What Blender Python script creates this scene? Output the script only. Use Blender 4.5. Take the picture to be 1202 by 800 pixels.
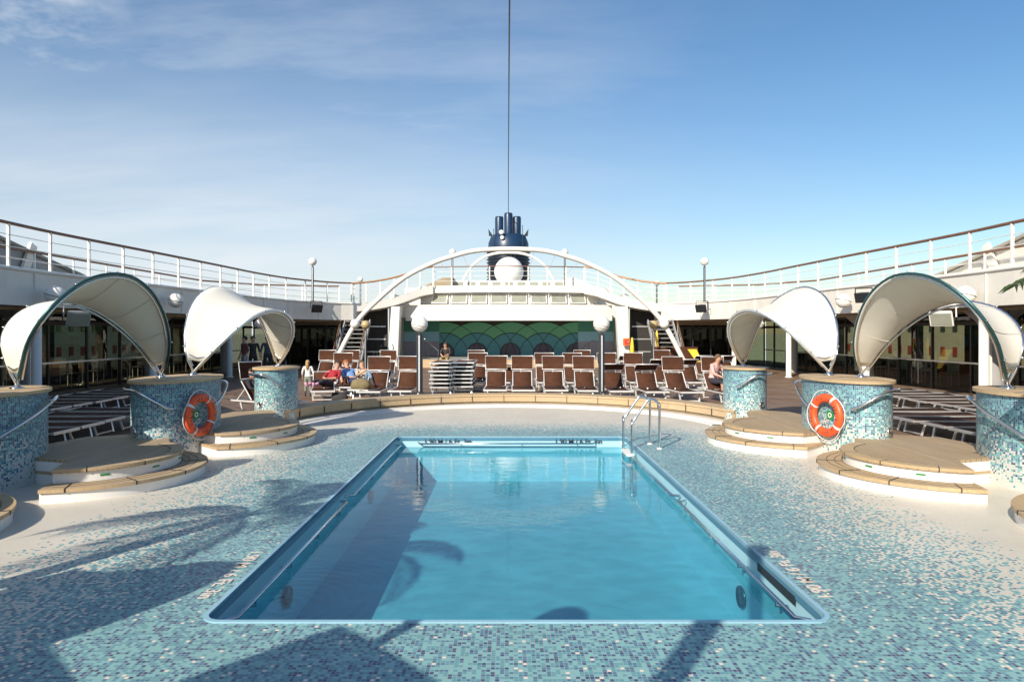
import bpy, bmesh, math, random
from mathutils import Vector, Matrix
from mathutils.geometry import tessellate_polygon
random.seed(7)
R = math.radians
PI = math.pi
for o in list(bpy.data.objects): bpy.data.objects.remove(o)
scn = bpy.context.scene
COL = scn.collection

# ------------------------------------------------------------------ camera
cam_d = bpy.data.cameras.new('camera'); cam = bpy.data.objects.new('camera', cam_d); COL.objects.link(cam)
CX, CZ, F = -0.06, 1.9, 801.0
cam.location = (CX, 0, CZ); cam.rotation_euler = (R(90), 0, 0)
cam_d.sensor_width = 36; cam_d.lens = F/1202*36
cam_d.shift_x = 5/1202; cam_d.shift_y = -10/1202
cam_d.clip_start = 0.05; cam_d.clip_end = 9000
scn.camera = cam

# ------------------------------------------------------------------ light
SX, SY = 0.85, 1.45                       # how far a shadow runs to +x and +y per metre of height
az = math.atan2(SX, SY); el = math.atan(1/math.hypot(SX, SY))
sun_d = bpy.data.lights.new('sun', 'SUN'); sun = bpy.data.objects.new('sun', sun_d); COL.objects.link(sun)
sun_d.energy = 5.0; sun_d.angle = R(0.5); sun_d.color = (1.0, 0.90, 0.76)
sun.rotation_euler = Vector((SX, SY, -1)).to_track_quat('-Z', 'Y').to_euler()
world = bpy.data.worlds.new('World'); scn.world = world; world.use_nodes = True
wn = world.node_tree; wn.nodes.clear()
sky = wn.nodes.new('ShaderNodeTexSky'); sky.sky_type = 'NISHITA'; sky.sun_disc = False
sky.sun_elevation = el; sky.sun_rotation = math.atan2(-SX, -SY)
sky.air_density = 1.15; sky.dust_density = 0.5; sky.ozone_density = 3.0
bg = wn.nodes.new('ShaderNodeBackground'); bg.inputs[1].default_value = 0.088
wo = wn.nodes.new('ShaderNodeOutputWorld')
wn.links.new(bg.outputs[0], wo.inputs[0])
scn.view_settings.view_transform = 'Standard'; scn.view_settings.look = 'None'
scn.view_settings.exposure = 0.30; scn.view_settings.gamma = 1.0
scn.view_settings.use_curve_mapping = False

# ------------------------------------------------------------------ node helper
class N:
    def __init__(s, tree): s.t = tree
    def new(s, typ, **kw):
        n = s.t.nodes.new(typ)
        for k, v in kw.items(): setattr(n, k, v)
        return n
    def put(s, sock, v):
        if v is None: return
        if hasattr(v, 'is_output') or isinstance(v, bpy.types.NodeSocket): s.t.links.new(v, sock)
        else:
            try: sock.default_value = v
            except Exception: sock.default_value = (*v, 1.0)
    def m(s, op, a, b=None, c=None, clamp=False):
        n = s.new('ShaderNodeMath', operation=op, use_clamp=clamp)
        s.put(n.inputs[0], a); s.put(n.inputs[1], b); s.put(n.inputs[2], c)
        return n.outputs[0]
    def vm(s, op, a, b=None, out=0):
        n = s.new('ShaderNodeVectorMath', operation=op)
        s.put(n.inputs[0], a); s.put(n.inputs[1], b)
        return n.outputs[out]
    def mix(s, f, a, b, blend='MIX'):
        n = s.new('ShaderNodeMix', data_type='RGBA', blend_type=blend)
        s.put(n.inputs[0], f); s.put(n.inputs[6], a); s.put(n.inputs[7], b)
        return n.outputs[2]
    def coord(s, which='Object'): return s.new('ShaderNodeTexCoord').outputs[which]
    def sep(s, v):
        n = s.new('ShaderNodeSeparateXYZ'); s.put(n.inputs[0], v); return n.outputs
    def comb(s, x, y, z=0.0):
        n = s.new('ShaderNodeCombineXYZ'); s.put(n.inputs[0], x); s.put(n.inputs[1], y); s.put(n.inputs[2], z); return n.outputs[0]
    def noise(s, v, scale, detail=3, rough=0.5, out=0):
        n = s.new('ShaderNodeTexNoise'); s.put(n.inputs['Vector'], v)
        n.inputs['Scale'].default_value = scale; n.inputs['Detail'].default_value = detail; n.inputs['Roughness'].default_value = rough
        return n.outputs[out]
    def white(s, v):
        n = s.new('ShaderNodeTexWhiteNoise'); n.noise_dimensions = '3D'; s.put(n.inputs['Vector'], v); return n.outputs[0]
    def rng(s, v, a, b, c=0.0, d=1.0):
        n = s.new('ShaderNodeMapRange'); s.put(n.inputs[0], v)
        for i, q in enumerate((a, b, c, d)): s.put(n.inputs[i+1], q)
        return n.outputs[0]
    def ramp(s, f, stops, const=False):
        n = s.new('ShaderNodeValToRGB'); s.put(n.inputs[0], f)
        cr = n.color_ramp; cr.interpolation = 'CONSTANT' if const else 'LINEAR'
        cr.elements[0].position = stops[0][0]; cr.elements[0].color = (*stops[0][1], 1)
        cr.elements[1].position = stops[-1][0]; cr.elements[1].color = (*stops[-1][1], 1)
        for p, c in stops[1:-1]:
            e = cr.elements.new(p); e.color = (*c, 1)
        return n.outputs[0]
    def bump(s, h, strength=0.3, dist=0.01):
        n = s.new('ShaderNodeBump'); s.put(n.inputs['Height'], h)
        n.inputs['Strength'].default_value = strength; n.inputs['Distance'].default_value = dist
        return n.outputs[0]

# thin clouds in the sky dome, thicker to the left
w = N(wn)
d = w.coord('Generated'); dx, dy, dz = w.sep(d)
inv = w.m('DIVIDE', 1.0, w.m('ADD', w.m('MAXIMUM', dz, 0.0), 0.16))
pv = w.comb(w.m('MULTIPLY', dx, inv), w.m('MULTIPLY', w.m('MULTIPLY', dy, inv), 1.0), 0.0)
rot = w.new('ShaderNodeMapping'); w.put(rot.inputs[0], pv); rot.inputs['Rotation'].default_value = (0, 0, R(24)); rot.inputs['Scale'].default_value = (0.55, 1.5, 1)
c1 = w.noise(rot.outputs[0], 1.5, 7, 0.62)
c2 = w.noise(pv, 0.8, 2, 0.5)
side = w.rng(dx, 0.38, -0.50, 0.0, 1.0)
mask = w.m('MULTIPLY', w.rng(w.m('ADD', w.m('MULTIPLY', c1, 0.75), w.m('MULTIPLY', c2, 0.4)), 0.46, 0.80, 0.0, 1.0), w.m('MULTIPLY', w.m('ADD', w.m('MULTIPLY', side, 0.95), 0.06), w.rng(dz, 0.5, 0.15, 0.55, 1.0)), clamp=True)
wisp = w.noise(rot.outputs[0], 0.7, 5, 0.6)
low = w.m('MULTIPLY', w.m('MULTIPLY', w.rng(dz, 0.46, 0.04, 0.0, 1.0), w.rng(dx, 0.60, -0.45, 0.06, 1.0)), w.rng(wisp, 0.3, 0.65, 0.55, 1.15))
low = w.m('POWER', w.m('MULTIPLY', low, 1.12, clamp=True), 1.25)
corner = w.m('MULTIPLY', w.m('MULTIPLY', w.rng(dx, -0.42, -0.52, 0.0, 1.0), w.rng(dz, 0.27, 0.34, 0.0, 1.0)), w.rng(w.noise(pv, 2.3, 5, 0.6), 0.42, 0.6, 0.0, 0.75))
f = w.m('MAXIMUM', w.m('MAXIMUM', mask, low), corner, clamp=True)
hs = w.new('ShaderNodeHueSaturation'); w.put(hs.inputs['Color'], sky.outputs[0]); hs.inputs['Saturation'].default_value = 1.2
hs.inputs['Value'].default_value = 1.22
wn.links.new(w.mix(f, hs.outputs[0], (7.6, 8.1, 8.7, 1)), bg.inputs[0])

# ------------------------------------------------------------------ materials
MATS = {}
def mat(name, col, rough=0.6, metal=0.0, vary=0.08, vscale=3.0, bump=0.0, bscale=60, spec=0.5, coat=0.0, dirt=0.0):
    m_ = bpy.data.materials.new(name); m_.use_nodes = True
    t = m_.node_tree; n = N(t); b = t.nodes['Principled BSDF']
    v = n.coord('Object')
    ns = n.noise(v, vscale, 5, 0.6)
    c = n.mix(n.rng(ns, 0.3, 0.7), tuple(x*(1-vary) for x in col)+(1,), tuple(min(1, x*(1+vary)) for x in col)+(1,))
    if dirt:
        st = n.new('ShaderNodeMapping'); n.put(st.inputs[0], v); st.inputs['Scale'].default_value = (6, 6, 0.7)
        s2 = n.rng(n.noise(st.outputs[0], 1.2, 6, 0.7), 0.55, 0.8, 0.0, dirt)
        c = n.mix(s2, c, (col[0]*0.55, col[1]*0.5, col[2]*0.42, 1))
    n.put(b.inputs['Base Color'], c)
    n.put(b.inputs['Roughness'], n.rng(n.noise(v, vscale*4, 3), 0.2, 0.8, max(0, rough*0.85), min(1, rough*1.15)))
    b.inputs['Metallic'].default_value = metal
    b.inputs['Specular IOR Level'].default_value = spec
    if coat: b.inputs['Coat Weight'].default_value = coat
    if bump: n.put(b.inputs['Normal'], n.bump(n.noise(v, bscale, 4), bump, 0.01))
    MATS[name] = m_
    return m_
M_white = mat('painted_white_steel', (0.78, 0.76, 0.70), 0.45, vary=0.03, bump=0.05, bscale=6, dirt=0.18)
M_hull = mat('cream_white_paint', (0.74, 0.71, 0.64), 0.5, vary=0.04, bump=0.06, bscale=4, dirt=0.22)
M_grp = mat('white_gelcoat', (0.80, 0.78, 0.74), 0.3, vary=0.03, vscale=5)
M_canvas = mat('stretched_canvas', (0.76, 0.74, 0.66), 0.75, vary=0.04, vscale=2, bump=0.15, bscale=220, dirt=0.10)
_t = M_canvas.node_tree; _tl = _t.nodes.new('ShaderNodeBsdfTranslucent'); _tl.inputs[0].default_value = (0.75, 0.66, 0.50, 1)
_mx = _t.nodes.new('ShaderNodeMixShader'); _mx.inputs[0].default_value = 0.12
_t.links.new(_t.nodes['Principled BSDF'].outputs[0], _mx.inputs[1]); _t.links.new(_tl.outputs[0], _mx.inputs[2]); _t.links.new(_mx.outputs[0], _t.nodes['Material Output'].inputs[0])
M_steel = mat('polished_steel', (0.72, 0.73, 0.74), 0.16, 1.0, vary=0.05)
M_alu = mat('brushed_aluminium', (0.80, 0.80, 0.79), 0.38, 0.75, vary=0.08, vscale=8)
M_aluw = mat('lounger_aluminium', (0.74, 0.73, 0.71), 0.38, 0.25, vary=0.08, vscale=8)
M_teal = mat('verdigris_hoop', (0.03, 0.10, 0.11), 0.3, 0.5)
M_brown = mat('brown_mesh_fabric', (0.080, 0.034, 0.020), 0.95, spec=0.15, vary=0.18, vscale=7, bump=0.3, bscale=160)
M_handr = mat('varnished_handrail', (0.18, 0.085, 0.045), 0.4, vary=0.2, vscale=5)
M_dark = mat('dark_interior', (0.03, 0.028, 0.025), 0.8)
M_darkmetal = mat('dark_post_metal', (0.045, 0.045, 0.045), 0.35, 0.3)
M_black = mat('black_plastic', (0.02, 0.02, 0.02), 0.5)
M_globe = mat('white_globe', (0.80, 0.78, 0.72), 0.35, vary=0.02)
M_globegold = mat('amber_globe', (0.50, 0.38, 0.18), 0.35)
M_navy = mat('navy_funnel_paint', (0.011, 0.036, 0.085), 0.35, vary=0.12, dirt=0.2)
M_blackblue = mat('black_louvre_paint', (0.010, 0.016, 0.03), 0.4)
M_radome = mat('radome_shell', (0.80, 0.79, 0.75), 0.5, vary=0.02)
M_orange = mat('orange_lifebuoy', (0.80, 0.10, 0.025), 0.42, vary=0.08, vscale=9)
M_reflect = mat('reflective_tape', (0.70, 0.70, 0.68), 0.35)
M_green = mat('green_sign', (0.02, 0.22, 0.06), 0.4)
M_yellow = mat('yellow_paint', (0.78, 0.55, 0.04), 0.5)
M_red = mat('red_paint', (0.60, 0.05, 0.03), 0.4)
M_coping = mat('pool_rim_paint', (0.26, 0.46, 0.56), 0.22, vary=0.06)
M_poolwall = mat('pool_wall_paint', (0.36, 0.60, 0.68), 0.5, vary=0.04, vscale=1.2)
M_poolfloor = mat('pool_floor_paint', (0.30, 0.50, 0.56), 0.6, vary=0.04, vscale=0.7)
M_winpane = mat('greyed_window', (0.30, 0.31, 0.25), 0.12, spec=0.8)
M_sea = mat('sea_water', (0.02, 0.07, 0.10), 0.12, bump=0.4, bscale=0.3)
M_quay = mat('quay_concrete', (0.30, 0.28, 0.25), 0.85, vary=0.15, vscale=0.2)
M_ochre = mat('ochre_render', (0.42, 0.37, 0.22), 0.85, vary=0.12, vscale=0.4, dirt=0.3)
M_pale = mat('pale_render', (0.52, 0.50, 0.42), 0.85, vary=0.1, vscale=0.4, dirt=0.3)
M_shutter = mat('red_shutter', (0.30, 0.05, 0.035), 0.7)
M_darkwin = mat('dark_window', (0.02, 0.025, 0.03), 0.15)
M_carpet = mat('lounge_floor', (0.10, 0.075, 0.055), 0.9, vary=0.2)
M_skin = mat('skin', (0.55, 0.30, 0.20), 0.55)
M_greydeck = mat('weathered_grey_paint', (0.34, 0.34, 0.34), 0.6, vary=0.06)
M_pot = mat('planter_glaze', (0.30, 0.26, 0.2), 0.5)
M_trunk = mat('palm_bark', (0.16, 0.11, 0.07), 0.9, vary=0.3, vscale=20, bump=0.6, bscale=30)
M_frond = mat('palm_leaf', (0.055, 0.085, 0.025), 0.5, vary=0.3, vscale=6)
CLOTH = {}
def cloth(col):
    k = tuple(round(x, 3) for x in col)
    if k not in CLOTH: CLOTH[k] = mat('cloth_%d' % len(CLOTH), k, 0.85, vary=0.15, vscale=12)
    return CLOTH[k]

def make_wood(name, col, spacing=0.085, axis=1, caulk=0.07):
    m_ = bpy.data.materials.new(name); m_.use_nodes = True
    t = m_.node_tree; n = N(t); b = t.nodes['Principled BSDF']
    v = n.coord('Object'); xyz = n.sep(v)
    a, l = (xyz[1], xyz[0]) if axis == 1 else (xyz[0], xyz[1])
    q = n.m('DIVIDE', a, spacing); fr = n.m('FRACT', q); idx = n.m('FLOOR', q)
    tone = n.white(n.comb(idx, n.m('FLOOR', n.m('ADD', n.m('MULTIPLY', l, 0.55), n.m('MULTIPLY', idx, 0.37))), 3.0))
    gr = n.noise(n.comb(n.m('MULTIPLY', l, 2.0), n.m('MULTIPLY', a, 45), n.m('MULTIPLY', xyz[2], 30)), 1.0, 4)
    c = n.mix(n.rng(gr, 0.3, 0.7), tuple(x*0.8 for x in col)+(1,), tuple(x*1.15 for x in col)+(1,))
    c = n.mix(n.m('MULTIPLY', tone, 0.45), c, tuple(x*0.62 for x in col)+(1,))
    gray = n.rng(n.noise(v, 1.3, 4), 0.35, 0.7, 0, 0.35)
    c = n.mix(gray, c, (0.36, 0.31, 0.24, 1))
    seam = n.m('LESS_THAN', fr, caulk)
    c = n.mix(seam, c, (0.025, 0.02, 0.018, 1))
    n.put(b.inputs['Base Color'], c); b.inputs['Roughness'].default_value = 0.65
    n.put(b.inputs['Normal'], n.bump(n.m('MULTIPLY', seam, -1.0), 0.4, 0.004))
    return m_
M_teak = make_wood('teak_planks', (0.46, 0.33, 0.19), 0.085, 0)
M_teakc = make_wood('teak_edge', (0.56, 0.40, 0.22), 9.0, 0, 0.0)
M_teakdeck = make_wood('worn_teak_deck', (0.20, 0.11, 0.06), 0.11, 0, 0.08)

DARKP = [(0.0, (0.022, 0.045, 0.13)), (0.14, (0.045, 0.17, 0.26)), (0.32, (0.085, 0.31, 0.35)), (0.55, (0.19, 0.47, 0.46)), (0.85, (0.05, 0.11, 0.20)), (0.90, (0.28, 0.54, 0.52))]
def tilemat(name, mode):
    m_ = bpy.data.materials.new(name); m_.use_nodes = True
    t = m_.node_tree; n = N(t); b = t.nodes['Principled BSDF']
    if mode == 'floor':
        v = n.coord('Object'); x, y, z = n.sep(v); ts = 0.0262; gw = 0.075
    else:
        v = n.coord('UV'); x, y, z = n.sep(v); ts = 0.0275; gw = 0.075
    qx = n.m('DIVIDE', x, ts); qy = n.m('DIVIDE', y, ts)
    ix = n.m('FLOOR', qx); iy = n.m('FLOOR', qy)
    fx = n.m('ABSOLUTE', n.m('SUBTRACT', n.m('FRACT', qx), 0.5)); fy = n.m('ABSOLUTE', n.m('SUBTRACT', n.m('FRACT', qy), 0.5))
    grout = n.m('GREATER_THAN', n.m('MAXIMUM', fx, fy), 0.5-gw)
    r1 = n.white(n.comb(ix, iy, 1.0)); r2 = n.white(n.comb(ix, iy, 7.0)); r3 = n.white(n.comb(ix, iy, 13.0))
    clump = n.noise(n.comb(n.m('MULTIPLY', ix, ts), n.m('MULTIPLY', iy, ts), 0.0), 5.0, 3, 0.6)
    big = n.noise(n.comb(n.m('MULTIPLY', ix, ts), n.m('MULTIPLY', iy, ts), 0.0), 1.1, 2, 0.5)
    if mode == 'floor':
        ax = n.m('MAXIMUM', n.m('SUBTRACT', n.m('ABSOLUTE', x), 1.55), 0.0)
        ay = n.m('MAXIMUM', n.m('SUBTRACT', n.m('ABSOLUTE', n.m('SUBTRACT', y, 7.9)), 4.05), 0.0)
        dd = n.m('SQRT', n.m('ADD', n.m('MULTIPLY', ax, ax), n.m('MULTIPLY', n.m('MULTIPLY', ay, ay), 1.15)))
        g = n.rng(dd, 0.95, 3.0, 0.0, 1.0)
        g = n.m('ADD', g, n.m('MULTIPLY', n.m('SUBTRACT', clump, 0.5), 0.55))
        g = n.m('ADD', g, n.m('MULTIPLY', n.m('SUBTRACT', big, 0.5), 0.25))
        pc = n.rng(g, 0.10, 0.92, 0.02, 1.0)
        lum = n.m('ADD', n.m('MULTIPLY', r2, 0.80), n.m('MULTIPLY', n.rng(g, -0.2, 0.7), 0.22))
        cream = (0.76, 0.68, 0.56)
    else:
        g = n.rng(y, 1.15, 0.0, 0.0, 1.0)
        g = n.m('ADD', g, n.m('MULTIPLY', n.m('SUBTRACT', clump, 0.5), 0.45))
        pc = n.m('POWER', n.rng(g, 0.25, 1.0, 0.0, 1.0), 1.5)
        lum = n.m('MULTIPLY', r2, n.rng(g, 0.05, 0.5, 0.55, 1.0))
        lum = n.m('ADD', lum, n.m('MULTIPLY', n.rng(g, 0.3, 0.6, 0.0, 0.08), 1.0))
        cream = (0.66, 0.65, 0.58)
    pal = n.ramp(n.m('FRACT', n.m('MULTIPLY', lum, 0.999)) if mode != 'floor' else lum, DARKP, True)
    c = n.mix(n.m('LESS_THAN', r1, pc), pal, (*cream, 1))
    c = n.mix(n.m('MULTIPLY', n.m('MULTIPLY', r3, 0.12), n.m('GREATER_THAN', r1, pc)), c, (0.30, 0.42, 0.46, 1))
    c = n.mix(grout, c, (0.34, 0.38, 0.37, 1) if mode == 'floor' else (0.38, 0.45, 0.50, 1))
    wear = n.rng(n.noise(v, 0.9 if mode == 'floor' else 2.0, 7, 0.7), 0.35, 0.72, 1.04, 0.86)
    spots = n.rng(n.noise(v, 11.0, 4, 0.75), 0.60, 0.78, 1.0, 0.84)
    c = n.mix(1.0, c, n.comb(n.m('MULTIPLY', wear, spots), n.m('MULTIPLY', wear, n.m('MULTIPLY', spots, 0.995)), n.m('MULTIPLY', wear, n.m('MULTIPLY', spots, 0.985))), 'MULTIPLY')
    n.put(b.inputs['Base Color'], c)
    n.put(b.inputs['Roughness'], n.m('ADD', n.m('MULTIPLY', grout, 0.4), n.m('ADD', n.m('MULTIPLY', r3, 0.15), 0.30)))
    tilt = n.new('ShaderNodeVectorMath', operation='ADD')
    n.put(b.inputs['Normal'], n.bump(n.m('ADD', n.m('MULTIPLY', grout, -1.0), n.m('MULTIPLY', r3, 0.25)), 0.35, 0.002))
    return m_
M_floor = tilemat('mosaic_deck_tiles', 'floor')
M_tile = tilemat('mosaic_pillar_tiles', 'uv')

def water_mat():
    m_ = bpy.data.materials.new('pool_water'); m_.use_nodes = True
    t = m_.node_tree; t.nodes.clear(); n = N(t)
    v = n.coord('Object')
    mp = n.new('ShaderNodeMapping'); n.put(mp.inputs[0], v); mp.inputs['Scale'].default_value = (1.0, 1.4, 1.0)
    h1 = n.noise(mp.outputs[0], 2.2, 3, 0.5); h2 = n.noise(mp.outputs[0], 9.0, 3, 0.55)
    wv = n.new('ShaderNodeTexWave'); wv.wave_type = 'RINGS'; wv.rings_direction = 'Z'
    mq = n.new('ShaderNodeMapping'); n.put(mq.inputs[0], v); mq.inputs['Location'].default_value = (1.75, -5.2, 0)
    n.put(wv.inputs[0], mq.outputs[0]); wv.inputs['Scale'].default_value = 3.2; wv.inputs['Distortion'].default_value = 1.2
    rd = n.vm('LENGTH', mq.outputs[0], None, 1)
    ring = n.m('MULTIPLY', wv.outputs[1], n.rng(rd, 0.15, 1.3, 0.30, 0.0))
    h = n.m('ADD', n.m('ADD', n.m('MULTIPLY', h1, 1.0), n.m('MULTIPLY', h2, 0.30)), ring)
    nb = n.bump(h, 1.0, 0.0032)
    fr = n.new('ShaderNodeFresnel'); fr.inputs[0].default_value = 1.47; n.put(fr.inputs[1], nb)
    tr = n.new('ShaderNodeBsdfTransparent')
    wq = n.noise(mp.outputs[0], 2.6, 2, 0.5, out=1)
    caustic_cells = n.new('ShaderNodeTexVoronoi'); caustic_cells.feature = 'SMOOTH_F1'; n.put(caustic_cells.inputs['Vector'], n.vm('ADD', mp.outputs[0], n.vm('MULTIPLY', wq, (0.5, 0.5, 0.0)))); caustic_cells.inputs['Scale'].default_value = 4.5
    foc = n.m('ADD', n.m('MULTIPLY', n.rng(caustic_cells.outputs[0], 0.25, 0.75, -0.05, 0.09), 1.0), n.m('MULTIPLY', n.m('SUBTRACT', ring, 0.0), 0.30))  # caustic light pattern put into the water's transparency colour
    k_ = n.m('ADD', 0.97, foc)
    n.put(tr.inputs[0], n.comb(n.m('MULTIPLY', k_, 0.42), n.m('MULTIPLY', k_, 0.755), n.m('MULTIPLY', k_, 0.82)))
    gl = n.new('ShaderNodeBsdfGlossy'); gl.inputs['Roughness'].default_value = 0.015; n.put(gl.inputs['Normal'], nb)
    geo = n.new('ShaderNodeNewGeometry')
    ff = n.m('MULTIPLY', fr.outputs[0], n.m('SUBTRACT', 1.0, geo.outputs['Backfacing']))
    mx = n.new('ShaderNodeMixShader'); n.put(mx.inputs[0], ff); n.put(mx.inputs[1], tr.outputs[0]); n.put(mx.inputs[2], gl.outputs[0])
    out = n.new('ShaderNodeOutputMaterial'); n.put(out.inputs[0], mx.outputs[0])
    return m_
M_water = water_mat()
def glass_mat(name, tint):
    m_ = bpy.data.materials.new(name); m_.use_nodes = True
    t = m_.node_tree; t.nodes.clear(); n = N(t)
    fr = n.new('ShaderNodeFresnel'); fr.inputs[0].default_value = 1.5
    tr = n.new('ShaderNodeBsdfTransparent'); tr.inputs[0].default_value = (*tint, 1)
    gl = n.new('ShaderNodeBsdfGlossy'); gl.inputs['Roughness'].default_value = 0.01
    n.put(gl.inputs['Normal'], n.bump(n.noise(n.coord('Object'), 0.8, 2), 0.08, 0.05))
    geo = n.new('ShaderNodeNewGeometry')
    ff = n.m('MULTIPLY', fr.outputs[0], n.m('SUBTRACT', 1.0, geo.outputs['Backfacing']))
    mx = n.new('ShaderNodeMixShader'); n.put(mx.inputs[0], ff); n.put(mx.inputs[1], tr.outputs[0]); n.put(mx.inputs[2], gl.outputs[0])
    out = n.new('ShaderNodeOutputMaterial'); n.put(out.inputs[0], mx.outputs[0])
    return m_
M_glass = glass_mat('tinted_glass', (0.52, 0.52, 0.42))
M_clear = glass_mat('clear_windbreak_glass', (0.75, 0.80, 0.80))

def mural_mat():
    m_ = bpy.data.materials.new('painted_fan_mural'); m_.use_nodes = True
    t = m_.node_tree; n = N(t); b = t.nodes['Principled BSDF']
    v = n.coord('Object'); x, y, z = n.sep(v)
    P = 2.05
    u = n.m('SUBTRACT', n.m('MULTIPLY', n.m('FRACT', n.m('ADD', n.m('DIVIDE', n.m('ADD', x, 1.95), P), 0.5)), P), P/2)
    def rad(u_, zc): 
        dz_ = n.m('SUBTRACT', z, zc)
        return n.m('SQRT', n.m('ADD', n.m('MULTIPLY', u_, u_), n.m('MULTIPLY', dz_, dz_)))
    rg, rb, rp = rad(u, -0.45), rad(u, -0.25), rad(u, 0.02)
    ns = n.noise(v, 14, 5, 0.7)
    green = n.mix(ns, (0.09, 0.38, 0.20, 1), (0.24, 0.62, 0.38, 1))
    blue = n.mix(ns, (0.06, 0.25, 0.31, 1), (0.15, 0.42, 0.48, 1))
    purp = n.mix(ns, (0.07, 0.07, 0.10, 1), (0.15, 0.13, 0.17, 1))
    brown = (0.05, 0.045, 0.035, 1)
    c = n.mix(n.m('LESS_THAN', rg, 2.40), brown, green)
    c = n.mix(n.m('LESS_THAN', rb, 1.52), c, blue)
    c = n.mix(n.m('LESS_THAN', rp, 0.62), c, purp)
    # neighbouring arcs drawn through
    for sgn in (-1, 1):
        u2 = n.m('ADD', u, sgn*P)
        for (zc, rr) in ((-0.45, 2.40), (-0.25, 1.52)):
            ln = n.m('LESS_THAN', n.m('ABSOLUTE', n.m('SUBTRACT', rad(u2, zc), rr)), 0.022)
            c = n.mix(n.m('MULTIPLY', ln, 0.8), c, (0.01, 0.02, 0.02, 1))
    for rr_, r0 in ((rg, 2.40), (rb, 1.52), (rp, 0.62)):
        ln = n.m('LESS_THAN', n.m('ABSOLUTE', n.m('SUBTRACT', rr_, r0)), 0.03)
        c = n.mix(n.m('MULTIPLY', ln, 0.85), c, (0.01, 0.02, 0.02, 1))
    # plain bands beside the fans
    left = n.m('GREATER_THAN', n.m('ABSOLUTE', x), 4.3)
    band = n.mix(n.m('GREATER_THAN', z, 1.35), n.mix(n.m('GREATER_THAN', z, 0.75), (0.36, 0.34, 0.42, 1), (0.32, 0.60, 0.74, 1)), (0.08, 0.30, 0.22, 1))
    c = n.mix(left, c, band)
    n.put(b.inputs['Base Color'], c); b.inputs['Roughness'].default_value = 0.6
    return m_
M_mural = mural_mat()

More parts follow.
